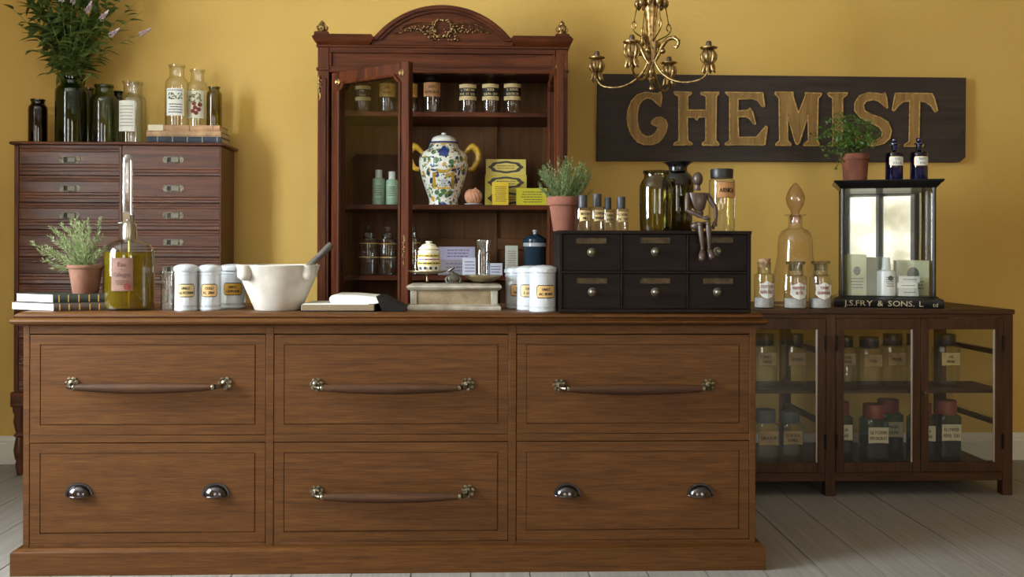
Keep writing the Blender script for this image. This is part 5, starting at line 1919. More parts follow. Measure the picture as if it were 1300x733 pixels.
t, r, h = vessel('glass_jar', 'wide olive green glass jar with open mouth on the black drawer box', 'jar', 811.5, 854, 217, 3.60, KT, shelled([(0, 0), (.88, 0), (.94, .02), (.97, .1), (1, .5), (1, .68), (.97, .76), (.88, .82), (.76, .865), (.72, .89), (.72, .94), (.78, .95), (.80, .99), (.78, 1.0)]), glass('jar_olive_glass', (0.46, 0.44, 0.18), (0.04, 0.05, 0.015), f0=0.06))
t, r, h = vessel('glass_jar', 'dark glass jar with flaring black rim behind the olive jar', 'jar', 840, 880.5, 206.5, 3.685, KT, [(0, 0), (.85, 0), (.9, .02), (.92, .3), (1, .62), (.98, .72), (.88, .8), (.68, .85), (.56, .88), (.56, .92), (.68, .98), (.92, 1.0)], G_DARKOLIVE)
add_lathe(t, 'rim', [(r * .60, h * .865), (r * .56, h * .90), (r * .60, h * .945), (r * .80, h * .985), (r * .94, h * 1.0), (r * .92, h * 1.004), (r * .56, h * .95), (r * .5, h * .9)], plain('black_glaze', (24, 24, 28), 0.2))
cx, r, h = fit(899.5, 932.5, 215, 3.62, KT)
t = thing('storage_jar', 'tall clear arnica jar with black lid behind the wooden figure', 'jar', (cx, 3.62, KT))
MB().lathe([(0, 0), (r * .95, 0), (r, .005), (r, h * .79), (r * .97, h * .82), (r * .84, h * .845), (r * .82, h * .87), (r * .78, h * .87)], 32).build('glass_body', G_CLEAR, t, smooth=32)
MB().lathe([(0, h * .855), (r * .84, h * .855), (r * .86, h * .87), (r * .88, h * .985), (r * .85, h), (0, h)], 32).build('lid', BLACKCAP, t, smooth=32)
label_on(t, lambda e, r=r: cyl(r, e, 0.18), r * 1.55, h * .53, h * .78, ['ARNICA'], TANL, border=plain('maroon_edge', (78, 34, 28), 0.6), size=h * .105, sx=.62, sag=-0.003, bold=0.0006)

# ---- articulated wooden figure sitting on the edge
WFIG = wood('figure_wood', (50, 36, 30), (72, 54, 45), (90, 70, 57), 'Z', rough=0.4, coat=0.2, scale=3)
FY = KBY + 0.03
fc = W(887, 293, FY)
fig = thing('wooden_figure', 'dark wooden jointed artist figure sitting on the edge of the black drawer box', 'figurine', (fc.x, FY, KT))
fp = lambda px, py, dy=0.0: W(px, py, FY + dy) - Vector(fig.location)
fs = mpp(887, FY)


def limb(name, pts, rs, seg=12):
    return MB().tube([Vector(p) for p in pts], rs, seg).build(name, WFIG, fig, smooth=60)


MB().blob(fp(885.8, 227.5), (6.6 * fs, 7.4 * fs, 9.2 * fs), 3).build('head', WFIG, fig, smooth=80)
limb('neck', [fp(885.5, 235), fp(885.5, 238), fp(885.5, 242)], [3.6 * fs, 3.2 * fs, 4.6 * fs])
mb = MB()
tor = [(874.5, 897, 245, 4.5), (874.8, 898, 249, 6.0), (876.5, 897, 256, 6.2), (879, 895.5, 263, 5.6), (881.5, 893.5, 267, 4.6)]
rings = []
for x0, x1, py, dd in tor:
    c = fp((x0 + x1) / 2, py)
    rings.append([mb.bm.verts.new(c + Vector(((x1 - x0) / 2 * fs * math.copysign(abs(math.cos(a)) ** .7, math.cos(a)), dd * fs * math.copysign(abs(math.sin(a)) ** .8, math.sin(a)), 0))) for a in [2 * PI * i / 20 for i in range(20)]])
for A, B in zip(rings, rings[1:]):
    for i in range(20):
        mb.bm.faces.new((A[i], B[i], B[(i + 1) % 20], A[(i + 1) % 20]))
mb.bm.faces.new(rings[0])
mb.bm.faces.new(rings[-1][::-1])
mb.build('chest', WFIG, fig, smooth=50)
MB().blob(fp(887.3, 271), 6.0 * fs, 2).build('waist', WFIG, fig, smooth=80)
zseat = 6.2 * fs
hp = fp(886, 285)
MB().blob((hp.x, 0.004, zseat), (9.5 * fs, 7 * fs, 6.0 * fs), 3).build('hips', WFIG, fig, smooth=80)
# shoulders, arms
for nm, sh, el, wr, ha in (('l', fp(873, 248), fp(872, 267, -.01), fp(893, 276.5, -.035), fp(899, 278, -.04)), ('r', fp(898.5, 248), fp(908.5, 265, -.01), fp(909, 280, -.03), fp(905.5, 288, -.035))):
    MB().blob(sh, 3.2 * fs, 2).build('shoulder_joint', WFIG, fig, smooth=80)
    limb('upper_arm', [sh, sh.lerp(el, .3), sh.lerp(el, .8), el], [2.6 * fs, 3.6 * fs, 3.0 * fs, 2.2 * fs])
    MB().blob(el, 2.7 * fs, 2).build('elbow_joint', WFIG, fig, smooth=80)
    limb('forearm', [el, el.lerp(wr, .3), el.lerp(wr, .85), wr], [2.4 * fs, 3.0 * fs, 2.2 * fs, 1.6 * fs])
    d = (ha - wr)
    mb = MB()
    mb.tube([wr, wr.lerp(ha, .4), ha], [1.8 * fs, 2.8 * fs, 2.4 * fs], 10)
    sd = d.cross(Vector((0, 1, 0))).normalized()
    for q in (-1.5, -.5, .5, 1.5):
        b0 = ha + sd * q * 1.15 * fs - d.normalized() * fs
        mb.tube([b0, b0 + d.normalized() * 2.2 * fs + Vector((0, -.001, 0)), b0 + d.normalized() * (4.2 - abs(q) * .5) * fs + Vector((0, -.001, -.002))], [.75 * fs, .7 * fs, .5 * fs], 6)
    b0 = wr.lerp(ha, .4) + sd * 2 * fs
    mb.tube([b0, b0 + sd * 1.6 * fs + d.normalized() * 1.5 * fs, b0 + sd * 1.8 * fs + d.normalized() * 3.4 * fs], [.8 * fs, .75 * fs, .5 * fs], 6)
    mb.build('hand', WFIG, fig, smooth=60)
# legs: thighs forward, shins hanging over the drawer front
yk = KBY - FY - 0.024
for kp, an, ft in (((889, 285), (892, 316), (891, 331)), ((899, 284), (900.5, 315), (904.5, 329))):
    kn = W(kp[0], kp[1], FY + yk) - Vector(fig.location)
    kn.z = max(kn.z, zseat)
    ak = W(an[0], an[1], FY + yk) - Vector(fig.location)
    hpj = Vector((hp.x + (kn.x - hp.x) * .5, 0.0, zseat))
    limb('thigh', [hpj, hpj.lerp(kn, .4), hpj.lerp(kn, .9), kn], [3.6 * fs, 4.4 * fs, 3.6 * fs, 3.0 * fs])
    MB().blob(kn, 3.5 * fs, 2).build('knee_joint', WFIG, fig, smooth=80)
    limb('shin', [kn, kn.lerp(ak, .25), kn.lerp(ak, .8), ak], [2.9 * fs, 3.9 * fs, 2.6 * fs, 2.0 * fs])
    MB().blob(ak, 2.4 * fs, 2).build('ankle_joint', WFIG, fig, smooth=80)
    f2 = W(ft[0], ft[1], FY + yk - .03) - Vector(fig.location)
    mb = MB()
    mb.tube([ak + Vector((0, .008, -.002)), ak + Vector((0, 0, -.008)), ak.lerp(f2, .55), f2.lerp(ak, .12), f2], [2.2 * fs, 3.2 * fs, 4.3 * fs, 4.0 * fs, 2.0 * fs], 12)
    mb.build('foot', WFIG, fig, smooth=60)

# ================================================================== THINGS ON THE GLAZED CABINET
def stopper_salt(lab, x0, x1, ptop, Y, lines, cork):
    cx, r, h = fit(x0, x1, ptop, Y, GZT)
    t = thing('salts_bottle', lab, 'bottle', (cx, Y, GZT), 0, 'labelled salts bottles on the glazed cabinet')
    zs = h * .70
    MB().lathe([(0, 0), (r * .94, 0), (r, .005), (r, zs * .92), (r * .97, zs * .97), (r * .75, zs), (r * .66, zs * 1.03), (r * .66, h * .9), (r * .72, h * .91), (r * .72, h * .925), (r * .6, h * .925), (r * .58, zs)], 32).build('glass_body', G_CLEAR, t, smooth=32)
    if cork:
        MB().lathe([(0, h * .82), (r * .56, h * .82), (r * .62, h * .93), (r * .64, h * .995), (r * .6, h), (0, h)], 24).build('cork', plain('cork', (196, 160, 120), 0.9, rgb2=(150, 112, 78), nscale=60), t)
    else:
        MB().lathe([(0, h * .80), (r * .55, h * .80), (r * .58, h * .93), (r * .85, h * .94), (r * .86, h * .985), (r * .8, h), (0, h)], 24).build('glass_stopper', glass('grey_glass', (0.62, 0.62, 0.58), (0.2, 0.2, 0.18), f0=0.08), t, smooth=32)
    MB().lathe([(0, .004), (r * .93, .004), (r * .95, .008), (r * .95, zs * .3), (0, zs * .33)], 24).build('white_salts', plain('salts', (206, 200, 196), 0.95, noise=0.1, nscale=60), t, smooth=32)
    # shield-shaped label
    w, z0, z1 = r * 1.62, zs * .28, zs * .80
    fn = lambda e: cyl(r, e, 0.05)
    def shield(mb, g, e, mi):
        f_ = fn(e)
        ol = [(-.5, .86), (-.3, .84), (0, 1.0), (.3, .84), (.5, .86), (.46, .6), (.5, .3), (.3, .1), (0, -.02), (-.3, .1), (-.5, .3), (-.46, .6)]
        vs_ = [f_(0, (z0 + z1) / 2)] + [f_(a * (w + g), z0 + (z1 - z0) * (.5 + (b - .5) * (1 + g / (z1 - z0)))) for a, b in ol]
        mb.raw(vs_, [(0, 1 + (i + 1) % 12, 1 + i) for i in range(12)], mi)
    lb = MB()
    shield(lb, .003, .0008, 1)
    shield(lb, 0, .0016, 0)
    bmesh.ops.recalc_face_normals(lb.bm, faces=lb.bm.faces[:])
    o = lb.build('label', [PAPER, REDINK], t, smooth=0)
    tx = MB()
    text_block(tx, lines, (z0 + z1) / 2 + .002, (z1 - z0) * .24, fn(.0026), w * .84, .7, bold=.0004)
    tx.build('lettering', REDINK, o, smooth=0)
    return t


stopper_salt('corked bottle labelled cotton bath salts, leftmost on the glazed cabinet', 957.5, 983, 328.5, 4.60, ['COTTON', 'BATH SALTS'], True)
stopper_salt('glass stoppered bottle labelled naphtol beta in front of the decanter', 995.5, 1024, 332, 4.58, ['NAPHTOL', 'BETA'], False)
stopper_salt('glass stoppered bottle with shield label nearest the black show case', 1027.5, 1055.5, 331.5, 4.58, ['TANN.', 'ISOPHAN.'], False)
cx, r, h = fit(979, 1040, 232, 4.80, GZT)
t = thing('decanter', 'large bell-shaped mauve glass decanter with pointed teardrop stopper', 'decanter', (cx, 4.80, GZT))
dz = lambda py: Z(py, 4.80, 1010) - GZT
MB().lathe([(0, .006), (r * .90, 0), (r * .97, .004), (r, .02), (r * .975, dz(366)), (r * .90, dz(350)), (r * .80, dz(337)), (r * .725, dz(324)), (r * .71, dz(307)), (r * .66, dz(299)), (r * .55, dz(293)), (r * .36, dz(290.5)), (r * .29, dz(288)), (r * .28, dz(276)), (r * .30, dz(275)), (r * .43, dz(274)), (r * .44, dz(272.5)), (r * .24, dz(272.5)), (r * .22, dz(285))], 40).build('glass_body', G_MAUVE, t, smooth=40)
MB().lathe([(0, dz(284)), (r * .18, dz(283)), (r * .22, dz(274)), (r * .16, dz(271)), (r * .2, dz(268)), (r * .33, dz(261)), (r * .40, dz(253)), (r * .36, dz(247)), (r * .25, dz(240)), (r * .10, dz(234)), (0, dz(232))], 24).build('teardrop_stopper', glass('mauve_solid', (0.86, 0.78, 0.76), (0.30, 0.22, 0.22), f0=0.07), t, smooth=40)

# ---- black show case with mirror back
CA = -math.radians(18)
P0 = W(1127, 380, 4.66)
P0.z = GZT
cu = Vector((math.cos(CA), math.sin(CA), 0))
cn = Vector((-math.sin(CA), math.cos(CA), 0))       # into the case
w = 0.44
for _ in range(20):
    w *= 122.0 / (proj(P0 + cu * w / 2)[0] - proj(P0 - cu * w / 2)[0])
CDEP = 0.24
cc_ = P0 + cn * CDEP / 2
hw_, hd = w / 2, CDEP / 2
sc_ = thing('show_case', 'black framed glass show case with gold lettering on its base', 'show case', cc_, CA)
vz = lambda py: W(1127, py, 4.66).z - GZT
zb_, zt_, ztop_ = vz(376), vz(239), vz(228.5)
mb = MB()
mb.ringsweep(-hw_, hw_, -hd, hd, [(.028, 0), (.030, .003), (.030, zb_ - .016), (.022, zb_ - .010), (.012, zb_ - .006), (.006, zb_)])
base = mb.build('base', EBONY, sc_)
mb = MB()
mb.ringsweep(-hw_, hw_, -hd, hd, [(.0, zt_), (.006, zt_ + .006), (.018, zt_ + .020), (.028, zt_ + .028), (.032, ztop_ - .004), (.030, ztop_)])
mb.build('cornice', EBONY, sc_)
for a in (-hw_ + .01, hw_ - .01):
    for y_ in (-hd + .01, hd - .01):
        MB().lathe([(.0095, zb_), (.0105, zb_ + .01), (.0095, zb_ + .03), (.0095, zt_ - .02), (.0105, zt_)], 14, (a, y_, 0)).build('corner_post', EBONY, sc_)
MB().box(-hw_ + .018, hw_ - .018, -hd + .006, -hd + .009, zb_, zt_).build('glass_pane', G_PANE, sc_, smooth=0)
for a in (-hw_ + .004, hw_ - .007):
    MB().box(a, a + .003, -hd + .02, hd - .02, zb_, zt_).build('glass_pane', G_PANE, sc_, smooth=0)
MB().box(-hw_ + .012, hw_ - .012, hd - .012, hd - .006, zb_, zt_).build('mirror_back', plain('old_mirror', (226, 226, 222), 0.008, 1.0), sc_, smooth=0)
tx = MB()
zl = vz(388.0)
fnb = lambda s, z: Vector((s, -hd - .0312, z))
add_line(tx, 'J.S.FRY & SONS. L', -.022, zl - .002, .037, fnb, 1.2, .40)
add_line(tx, 'td', .206, zl - .002, .027, fnb, 1.0)
tx.build('lettering', plain('worn_gold', (196, 182, 150), 0.5, 0.2), base, smooth=0)
ztop = GZT + ztop_
zb_ += GZT

# ---- contents of the show case, standing on its base
sb = zb_
def carton(name, label, x0, x1, ptop, Y, depth, zb, mat, rotz=0.0, group=None, rows=0, emblem=None, lines=None, cat='box', ink=None, sz=None, plate=None):
    c, hw2, h = fit(x0, x1, ptop, Y, zb)
    t = thing(name, label, cat, (c, Y + depth / 2, zb), rotz, group)
    b = MB().box(-hw2, hw2, -depth / 2, depth / 2, 0, h, .0012).build('carton', mat, t, smooth=0)
    fn = flat(-depth / 2 - .0006)
    if plate:
        mb = MB()
        patch(mb, flat(-depth / 2 - .0004), -hw2 * .86, hw2 * .86, h * .1, h * .9, n=10, corner=min(hw2, h) * .3)
        mb.build('printed_panel', plate, b, smooth=0)
    if emblem:
        n = 16
        mb = MB()
        mb.raw([fn(hw2 * .38 * math.cos(2 * PI * i / n), h * .60 + hw2 * .5 * math.sin(2 * PI * i / n)) for i in range(n)], (tuple(range(n))[::1],))
        mb.build('emblem', emblem, b, smooth=0)
    if rows or lines:
        tx = MB()
        if lines:
            text_block(tx, lines, h * .5, sz or h * .16, fn, hw2 * 1.7, .8)
        if rows:
            strokes(tx, h * (.3 if emblem else .5), hw2 * 1.4, h * (.3 if emblem else .7), rows, fn, RND)
        tx.build('lettering', ink or INK, b, smooth=0)
    return t


EMB = plain('emblem_grey', (92, 96, 88), 0.7)
carton('soap_carton', 'tall pale green carton at the left inside the show case', 1079, 1101.5, 323.5, 4.73, .05, sb, plain('pale_green_card', (196, 196, 160), 0.7), CA, None, 4, EMB, ink=EMB)
carton('soap_carton', 'grey green carton standing angled behind the white pump bottle', 1102, 1116, 327, 4.76, .05, sb, plain('grey_green_card', (150, 150, 122), 0.7), -.5)
carton('soap_carton', 'wide pale carton at the back right inside the show case', 1142, 1180, 331, 4.735, .04, sb, plain('pale_card', (200, 202, 170), 0.7), CA, None, 3, EMB, ink=EMB)
GY3 = [374, 366.5, 359, 351]
nms = ('bottom', 'middle', 'top')
zz = sb
for k in range(3):
    ptop = GY3[k + 1]
    x0, x1 = ((1144, 1167.5), (1143, 1167), (1144, 1169))[k]
    t = carton('soap_box', 'small white soap box, %s of the stack of three in the show case' % nms[k], x0, x1, ptop, 4.645, .05, zz, plain('white_card_%d' % k, ((206, 204, 196), (224, 222, 214), (212, 210, 204))[k], 0.7), CA + (.05, -.06, .03)[k], 'soap boxes stacked in the show case', 1, ink=EMB)
    zz = Z(ptop, 4.645, 1155)
cx, r, h = fit(1114, 1136, 327, 4.70, sb)
t = thing('pump_bottle', 'white plastic bottle with narrow cap in the middle of the show case', 'bottle', (cx, 4.70, sb))
WPL = plain('white_plastic', (226, 228, 226), 0.35)
MB().lathe([(0, 0), (r * .94, 0), (r, .003), (r, h * .60), (r * .95, h * .64), (r * .7, h * .67), (r * .5, h * .68), (0, h * .68)], 28).build('bottle_body', WPL, t, smooth=32)
MB().lathe([(0, h * .67), (r * .50, h * .67), (r * .52, h * .70), (r * .46, h * .78), (r * .44, h * .97), (r * .38, h), (0, h)], 20).build('cap', WPL, t, smooth=32)
o = label_on(t, lambda e, r=r: cyl(r, e, 0.1), r * 1.3, h * .18, h * .56, None, PAPER, rows=5, ink=EMB)
n = 12
fn = cyl(r, .0024, .1)
mb = MB()
mb.raw([fn(r * .3 * math.cos(2 * PI * i / n), h * .46 + r * .3 * math.sin(2 * PI * i / n)) for i in range(n)], (tuple(range(n)),))
mb.build('emblem', EMB, o, smooth=0)

# ---- fern and cobalt bottles on the show case
t, r, h = flower_pot('potted_fern', 'maidenhair fern in an old clay pot on the black show case', 1067.5, 1103, 1072, 1101, 196, 201, 4.75, ztop, TERRA_OLD)
rf = random.Random(17)
mb, st = MB(), MB()
def frond(E, sag, nleaf, s):
    b = Vector((rf.uniform(-.3, .3) * r, rf.uniform(-.3, .3) * r, h * .9))
    m = b.lerp(E, .5) + Vector((0, 0, sag))
    pts = [b * (1 - u) ** 2 + m * 2 * u * (1 - u) + E * u * u for u in [i / 10 for i in range(11)]]
    st.tube(pts, .0008, 4, caps=False)
    for k in range(nleaf):
        u = .3 + .7 * k / nleaf
        i = min(int(u * 10), 9)
        p = pts[i].lerp(pts[i + 1], u * 10 - i)
        p = p + Vector((rf.uniform(-1, 1), rf.uniform(-1, 1), rf.uniform(-1, 1))) * .016
        nrm = Vector((rf.uniform(-.8, .8), -1 + rf.uniform(-.6, .6), rf.uniform(-.2, 1.0))).normalized()
        a1 = nrm.cross(Vector((0, 0, 1))).normalized()
        a2 = nrm.cross(a1)
        sz = s * rf.uniform(.6, 1.2)
        ph = rf.uniform(0, 2 * PI)
        vs_ = [p] + [p + (a1 * math.cos(ph + t_) + a2 * math.sin(ph + t_)) * sz for t_ in (-1.0, -.5, 0, .5, 1.0)]
        mb.raw(vs_, ((0, 1, 2), (0, 2, 3), (0, 3, 4), (0, 4, 5)))
for (px, py) in ((1036, 158), (1030, 172), (1042, 190), (1050, 200), (1058, 148), (1064, 142), (1072, 150), (1080, 146), (1088, 150), (1096, 152), (1104, 154), (1112, 160), (1118, 166), (1114, 176), (1110, 186), (1100, 190), (1094, 198), (1090, 204), (1066, 160), (1076, 168), (1086, 165), (1096, 170), (1060, 178), (1070, 186), (1082, 190), (1056, 166), (1062, 214), (1068, 150), (1106, 168), (1048, 152), (1040, 168), (1078, 158), (1090, 180), (1102, 180), (1072, 176)):
    frond(W(px, py, 4.75 + rf.uniform(-.13, .06)) - Vector(t.location), .05 if py < 185 else .09, 30, .0105)
mb.build('foliage', leaf_mat('fern_green', (62, 92, 28), (112, 146, 52), .35), t, smooth=0)['kind'] = 'stuff'
st.build('stems', plain('fern_stem', (60, 50, 26), .7), t)

for x0, x1, pt, lab, lines in ((1124, 1145.5, 175, 'cobalt blue stoppered bottle beside the fern on the show case', ['SYR.', 'SCILLAE']), (1155.5, 1177, 174.5, 'cobalt blue stoppered bottle at the right edge of the show case top', ['TINCT.', 'IODI'])):
    cx, r, h = fit(x0, x1, pt, 4.70, ztop)
    t = thing('cobalt_bottle', lab, 'bottle', (cx, 4.70, ztop), 0, 'cobalt bottles on the show case')
    zs = h * .66
    MB().lathe([(0, 0), (r * .94, 0), (r, .004), (r, zs * .93), (r * .96, zs * .98), (r * .8, zs * 1.0), (r * .45, zs * 1.05), (r * .36, zs * 1.10), (r * .36, h * .82), (r * .58, h * .84), (r * .58, h * .86), (r * .3, h * .86)], 28).build('glass_body', G_COBALT, t, smooth=32)
    MB().lathe([(0, h * .80), (r * .3, h * .80), (r * .32, h * .86), (r * .2, h * .875), (r * .3, h * .90), (r * .34, h * .93), (r * .30, h * .985), (0, h)], 18).build('stopper', G_COBALT, t, smooth=32)
    label_on(t, lambda e, r=r: cyl(r, e, 0.0), r * 1.8, zs * .52, zs * .82, lines, PAPER, border=GOLDLINE, corner=.004, bw=.002, size=zs * .11)

# ================================================================== BOTTLES IN THE GLAZED CABINET
def cabinet_jar(lab, x0, x1, ptop, Y, zb, gmat, capm, lines, lmat, group, cap_in=.86, sq=6.0, liquid=None):
    cx, r, h = fit(x0, x1, ptop, Y, zb)
    t = thing('storage_jar', lab, 'jar', (cx, Y, zb), 0, group)
    q = r
    zc_ = h * .78
    MB().lathe([(0, 0), (q * .95, 0), (q, .004), (q, zc_ * .95), (q * .97, zc_ * .985), (q * .84, zc_), (q * .8, zc_ * 1.02)], 40, power=sq).build('glass_body', gmat, t, smooth=32)
    MB().lathe([(0, zc_), (r * cap_in * .98, zc_), (r * cap_in, zc_ + .003), (r * cap_in, h - .004), (r * cap_in * .96, h), (0, h)], 28).build('lid', capm, t, smooth=32)
    if liquid:
        MB().lathe([(0, .004), (q * .93, .004), (q * .95, .008), (q * .95, zc_ * .62), (0, zc_ * .62)], 40, power=sq).build('contents', liquid, t, smooth=32)
    label_on(t, lambda e, q=q: flat(-q - e), r * 1.66, zc_ * .52, zc_ * .84, lines, lmat, border=plain('maroon_edge', (78, 34, 28), 0.6), size=zc_ * .095, sag=-.002, bw=.0015, bold=.0004)
    return t


g1 = 'clear jars in the glazed cabinet'
REDCAP = plain('red_brown_cap', (128, 58, 48), 0.5)
GREYCAP = plain('grey_cap', (84, 90, 94), 0.5)
up_y, lo_y = 4.70, 4.63
OL = plain('old_label', (186, 152, 104), 0.7, noise=0.2)
for x0, x1, pt, dy, lines, lab in (
        (957, 984.5, 424, .0, ['TINCT.', 'CINCH.'], 'clear black-lidded jar on the cabinet shelf, beside the counter edge'),
        (995.5, 1021.5, 424, .0, ['QUASSIA'], 'clear black-lidded jar on the shelf with curved cream label, behind the first glass door'),
        (1062, 1084.5, 427, .05, ['RAD.', 'IRIDIS'], 'clear jar on the shelf half hidden by the left stile of the middle door'),
        (1090, 1117.5, 428, .0, ['COAL'], 'wide clear jar with small black lid on the shelf behind the middle door'),
        (1120, 1147, 424, .0, ['PULVIS'], 'tall clear jar right of centre on the shelf behind the middle door'),
        (1150, 1174, 424, .04, ['FLOR'], 'clear jar on the shelf hidden by the stile between the two right doors'),
        (1187, 1215, 424, .0, ['SAL', 'PRUN.'], 'single clear jar on the shelf behind the right door')):
    cabinet_jar(lab, x0, x1, pt, up_y + dy, GSH, G_CLEAR, BLACKCAP, lines, OL if x0 != 1187 else CREAM, g1)
for x0, x1, pt, dy, lines, lab in (
        (957, 987, 520, .0, ['CERATUM'], 'clear grey-lidded jar on the cabinet floor beside the counter edge'),
        (988.5, 1017.5, 521, .03, ['CORTEX', 'QUERC.'], 'clear grey-lidded jar on the cabinet floor behind the first glass door')):
    cabinet_jar(lab, x0, x1, pt, lo_y + dy, GBOT, G_CLEAR, GREYCAP, lines, OL, g1)
g2 = 'blue jars in the glazed cabinet'
for x0, x1, pt, dy, lines, lab in (
        (1050, 1080, 510, .05, ['AQUA', 'ROSAE'], 'blue glass jar cut off by the left stile of the middle door'),
        (1094.5, 1125, 513, -.02, ['GLYCERIN', 'PEROBORAT'], 'blue glass jar with bright red lid in front behind the middle door'),
        (1113, 1143.5, 507, .13, ['MAGN.', 'SULPH.'], 'blue glass jar with red brown lid set back behind the middle door'),
        (1155, 1184.5, 512, .03, ['SODA', 'BICARB'], 'blue glass jar half hidden behind the meeting stiles of the right doors'),
        (1187, 1216.5, 508, .0, ['FLOWER', 'PEPER. SULF'], 'blue glass jar with red brown lid behind the right door')):
    cabinet_jar(lab, x0, x1, pt, lo_y + dy, GBOT, G_TEAL, REDCAP, lines, plain('pale_label', (206, 196, 166), 0.7), g2, liquid=glass('blue_contents', (0.16, 0.32, 0.42), f0=0.02))

# ================================================================== THINGS IN THE BOOKCASE
def shelf_bottle(lab, x0, x1, ptop, Y, zb, lines, style):
    cx, r, h = fit(x0, x1, ptop, Y, zb)
    t = thing('pharmacy_bottle', lab, 'bottle', (cx, Y, zb), 0, 'labelled bottles on the top bookcase shelf')
    zs = h * .80
    MB().lathe([(0, 0), (r * .95, 0), (r, .005), (r, zs * .95), (r * .96, zs * .99), (r * .7, zs * 1.03), (r * .5, zs * 1.05), (r * .5, zs * 1.09)], 28).build('glass_body', G_CLEAR, t, smooth=32)
    if style == 'tan':
        MB().lathe([(0, h * .84), (r * .55, h * .84), (r * .62, h * .86), (r * .6, h * .98), (r * .55, h), (0, h)], 20).build('stopper', BLACKCAP, t, smooth=32)
        label_on(t, lambda e, r=r: cyl(r, e, 0.12), r * 2.2, zs * .52, zs * .96, lines, TANL if x0 > 535 else OCHREL, size=zs * .13, bold=.0004, ink=plain('brown_ink', (70, 40, 24), .7))
    else:
        MB().lathe([(0, h * .82), (r * .5, h * .82), (r * .62, h * .86), (r * .62, h * .88), (r * .3, h * .90), (r * .42, h * .94), (r * .38, h * .98), (0, h)], 20).build('stopper', glass('stopper_glass', (0.7, 0.66, 0.5), (0.3, 0.26, 0.16), f0=.08), t, smooth=32)
        label_on(t, lambda e, r=r: cyl(r, e, 0.0), r * 2.4, zs * .42, zs * .92, lines, CREAM, size=zs * .105, bold=.0005, ink=CREAM, strip=(.24, .76, INK))
    return t


tsY = 4.93
for x0, x1, pt, st_, lines, lab in (
        (450, 471, 98, 'band', ['SYR.', 'TOLU'], 'bottle on the top shelf furthest left, seen through the open glass door'),
        (480, 502, 96, 'tan', ['SAL', 'AMAR'], 'tan labelled bottle on the top shelf, seen through the open glass door'),
        (510, 530, 96, 'tan', ['HEX.', 'TINCT.'], 'ochre labelled bottle on the top shelf just right of the open door edge'),
        (536, 559, 94.5, 'tan', ['SAPO', 'ARMORAC.'], 'tan labelled bottle on the top shelf, alone left of the gap'),
        (582, 604.5, 95, 'band', ['L. TARTARI', 'POT. ET SOD.'], 'black banded bottle, leftmost of three on the top bookcase shelf'),
        (611, 633, 94.5, 'band', ['SODII', 'SULPH. CRY'], 'black banded bottle, middle of three on the top bookcase shelf'),
        (638.5, 661, 94, 'band', ['S. SODAE', 'RESORCIN'], 'black banded bottle, right of three on the top bookcase shelf')):
    shelf_bottle(lab, x0, x1, pt, tsY, SH[0], lines, st_)

# majolica drug jar
def majolica():
    m, nt, N, L, b = newmat('painted_majolica')
    tc = N.new('ShaderNodeTexCoord')
    col_prev = None
    base = (232, 230, 220)
    layers = [(17, .27, (60, 74, 128)), (20, .28, (206, 156, 64)), (23, .30, (100, 130, 84)), (34, .25, (44, 52, 92)), (38, .25, (196, 160, 80)), (44, .24, (70, 100, 70))]
    for i, (scv, th, c) in enumerate(layers):
        mp = N.new('ShaderNodeMapping')
        mp.inputs['Location'].default_value = (i * 3.1, i * 1.7, i * 2.3)
        L.new(tc.outputs['Object'], mp.inputs['Vector'])
        ns = N.new('ShaderNodeTexNoise')
        ns.inputs['Scale'].default_value = 45
        L.new(mp.outputs[0], ns.inputs['Vector'])
        mxv = N.new('ShaderNodeMix')
        mxv.data_type = 'VECTOR'
        mxv.inputs[0].default_value = 0.03
        L.new(mp.outputs[0], mxv.inputs[4])
        L.new(ns.outputs['Color'], mxv.inputs[5])
        vo = N.new('ShaderNodeTexVoronoi')
        vo.inputs['Scale'].default_value = scv
        L.new(mxv.outputs[1], vo.inputs['Vector'])
        lt = N.new('ShaderNodeMath')
        lt.operation = 'LESS_THAN'
        lt.inputs[1].default_value = th
        L.new(vo.outputs['Distance'], lt.inputs[0])
        mc = N.new('ShaderNodeMix')
        mc.data_type = 'RGBA'
        mc.inputs[6].default_value = lin(base)
        mc.inputs[7].default_value = lin(c)
        L.new(lt.outputs[0], mc.inputs[0])
        if col_prev is not None:
            L.new(col_prev, mc.inputs[6])
        col_prev = mc.outputs[2]
    L.new(col_prev, b.inputs['Base Color'])
    b.inputs['Roughness'].default_value = 0.2
    b.inputs['Coat Weight'].default_value = 0.5
    return m


jY = 4.96
cx, r, h = fit(531.5, 594.5, 170, jY, SH[1])
jz = lambda py: Z(py, jY, 562) - SH[1]
jar = thing('drug_jar', 'painted majolica drug jar with lid and yellow dolphin handles', 'jar', (cx, jY, SH[1]))
JP = [(0, 0), (.57, 0), (.60, .02), (.57, .05), (.62, .12), (.78, .28), (.91, .43), (.985, .56), (1.0, .63), (.98, .69), (.90, .75), (.74, .80), (.62, .83), (.58, .87)]
h2 = jz(185)
def jr(z):
    u = z / h2
    for (r0, z0), (r1, z1) in zip(JP, JP[1:]):
        if z0 <= u <= z1 and z1 > z0:
            return r * (r0 + (r1 - r0) * (u - z0) / (z1 - z0))
    return r * .6
prof = [(a * r, b * h2 / .87) for a, b in JP]
def jr(z):
    for (r0, z0), (r1, z1) in zip(prof, prof[1:]):
        if z0 <= z <= z1 and z1 > z0:
            return r0 + (r1 - r0) * (z - z0) / (z1 - z0)
    return prof[-1][0]
MB().lathe(prof + [(r * .54, h2 * 1.02), (r * .50, h2)], 40).build('jar_body', majolica(), jar, smooth=60)
BLUEP = plain('majolica_blue', (52, 66, 128), .25, coat=.4)
YELP = plain('majolica_yellow', (206, 160, 48), .25, coat=.4, noise=.2, nscale=40)
GRNP = plain('majolica_green', (84, 120, 84), .25, coat=.4)
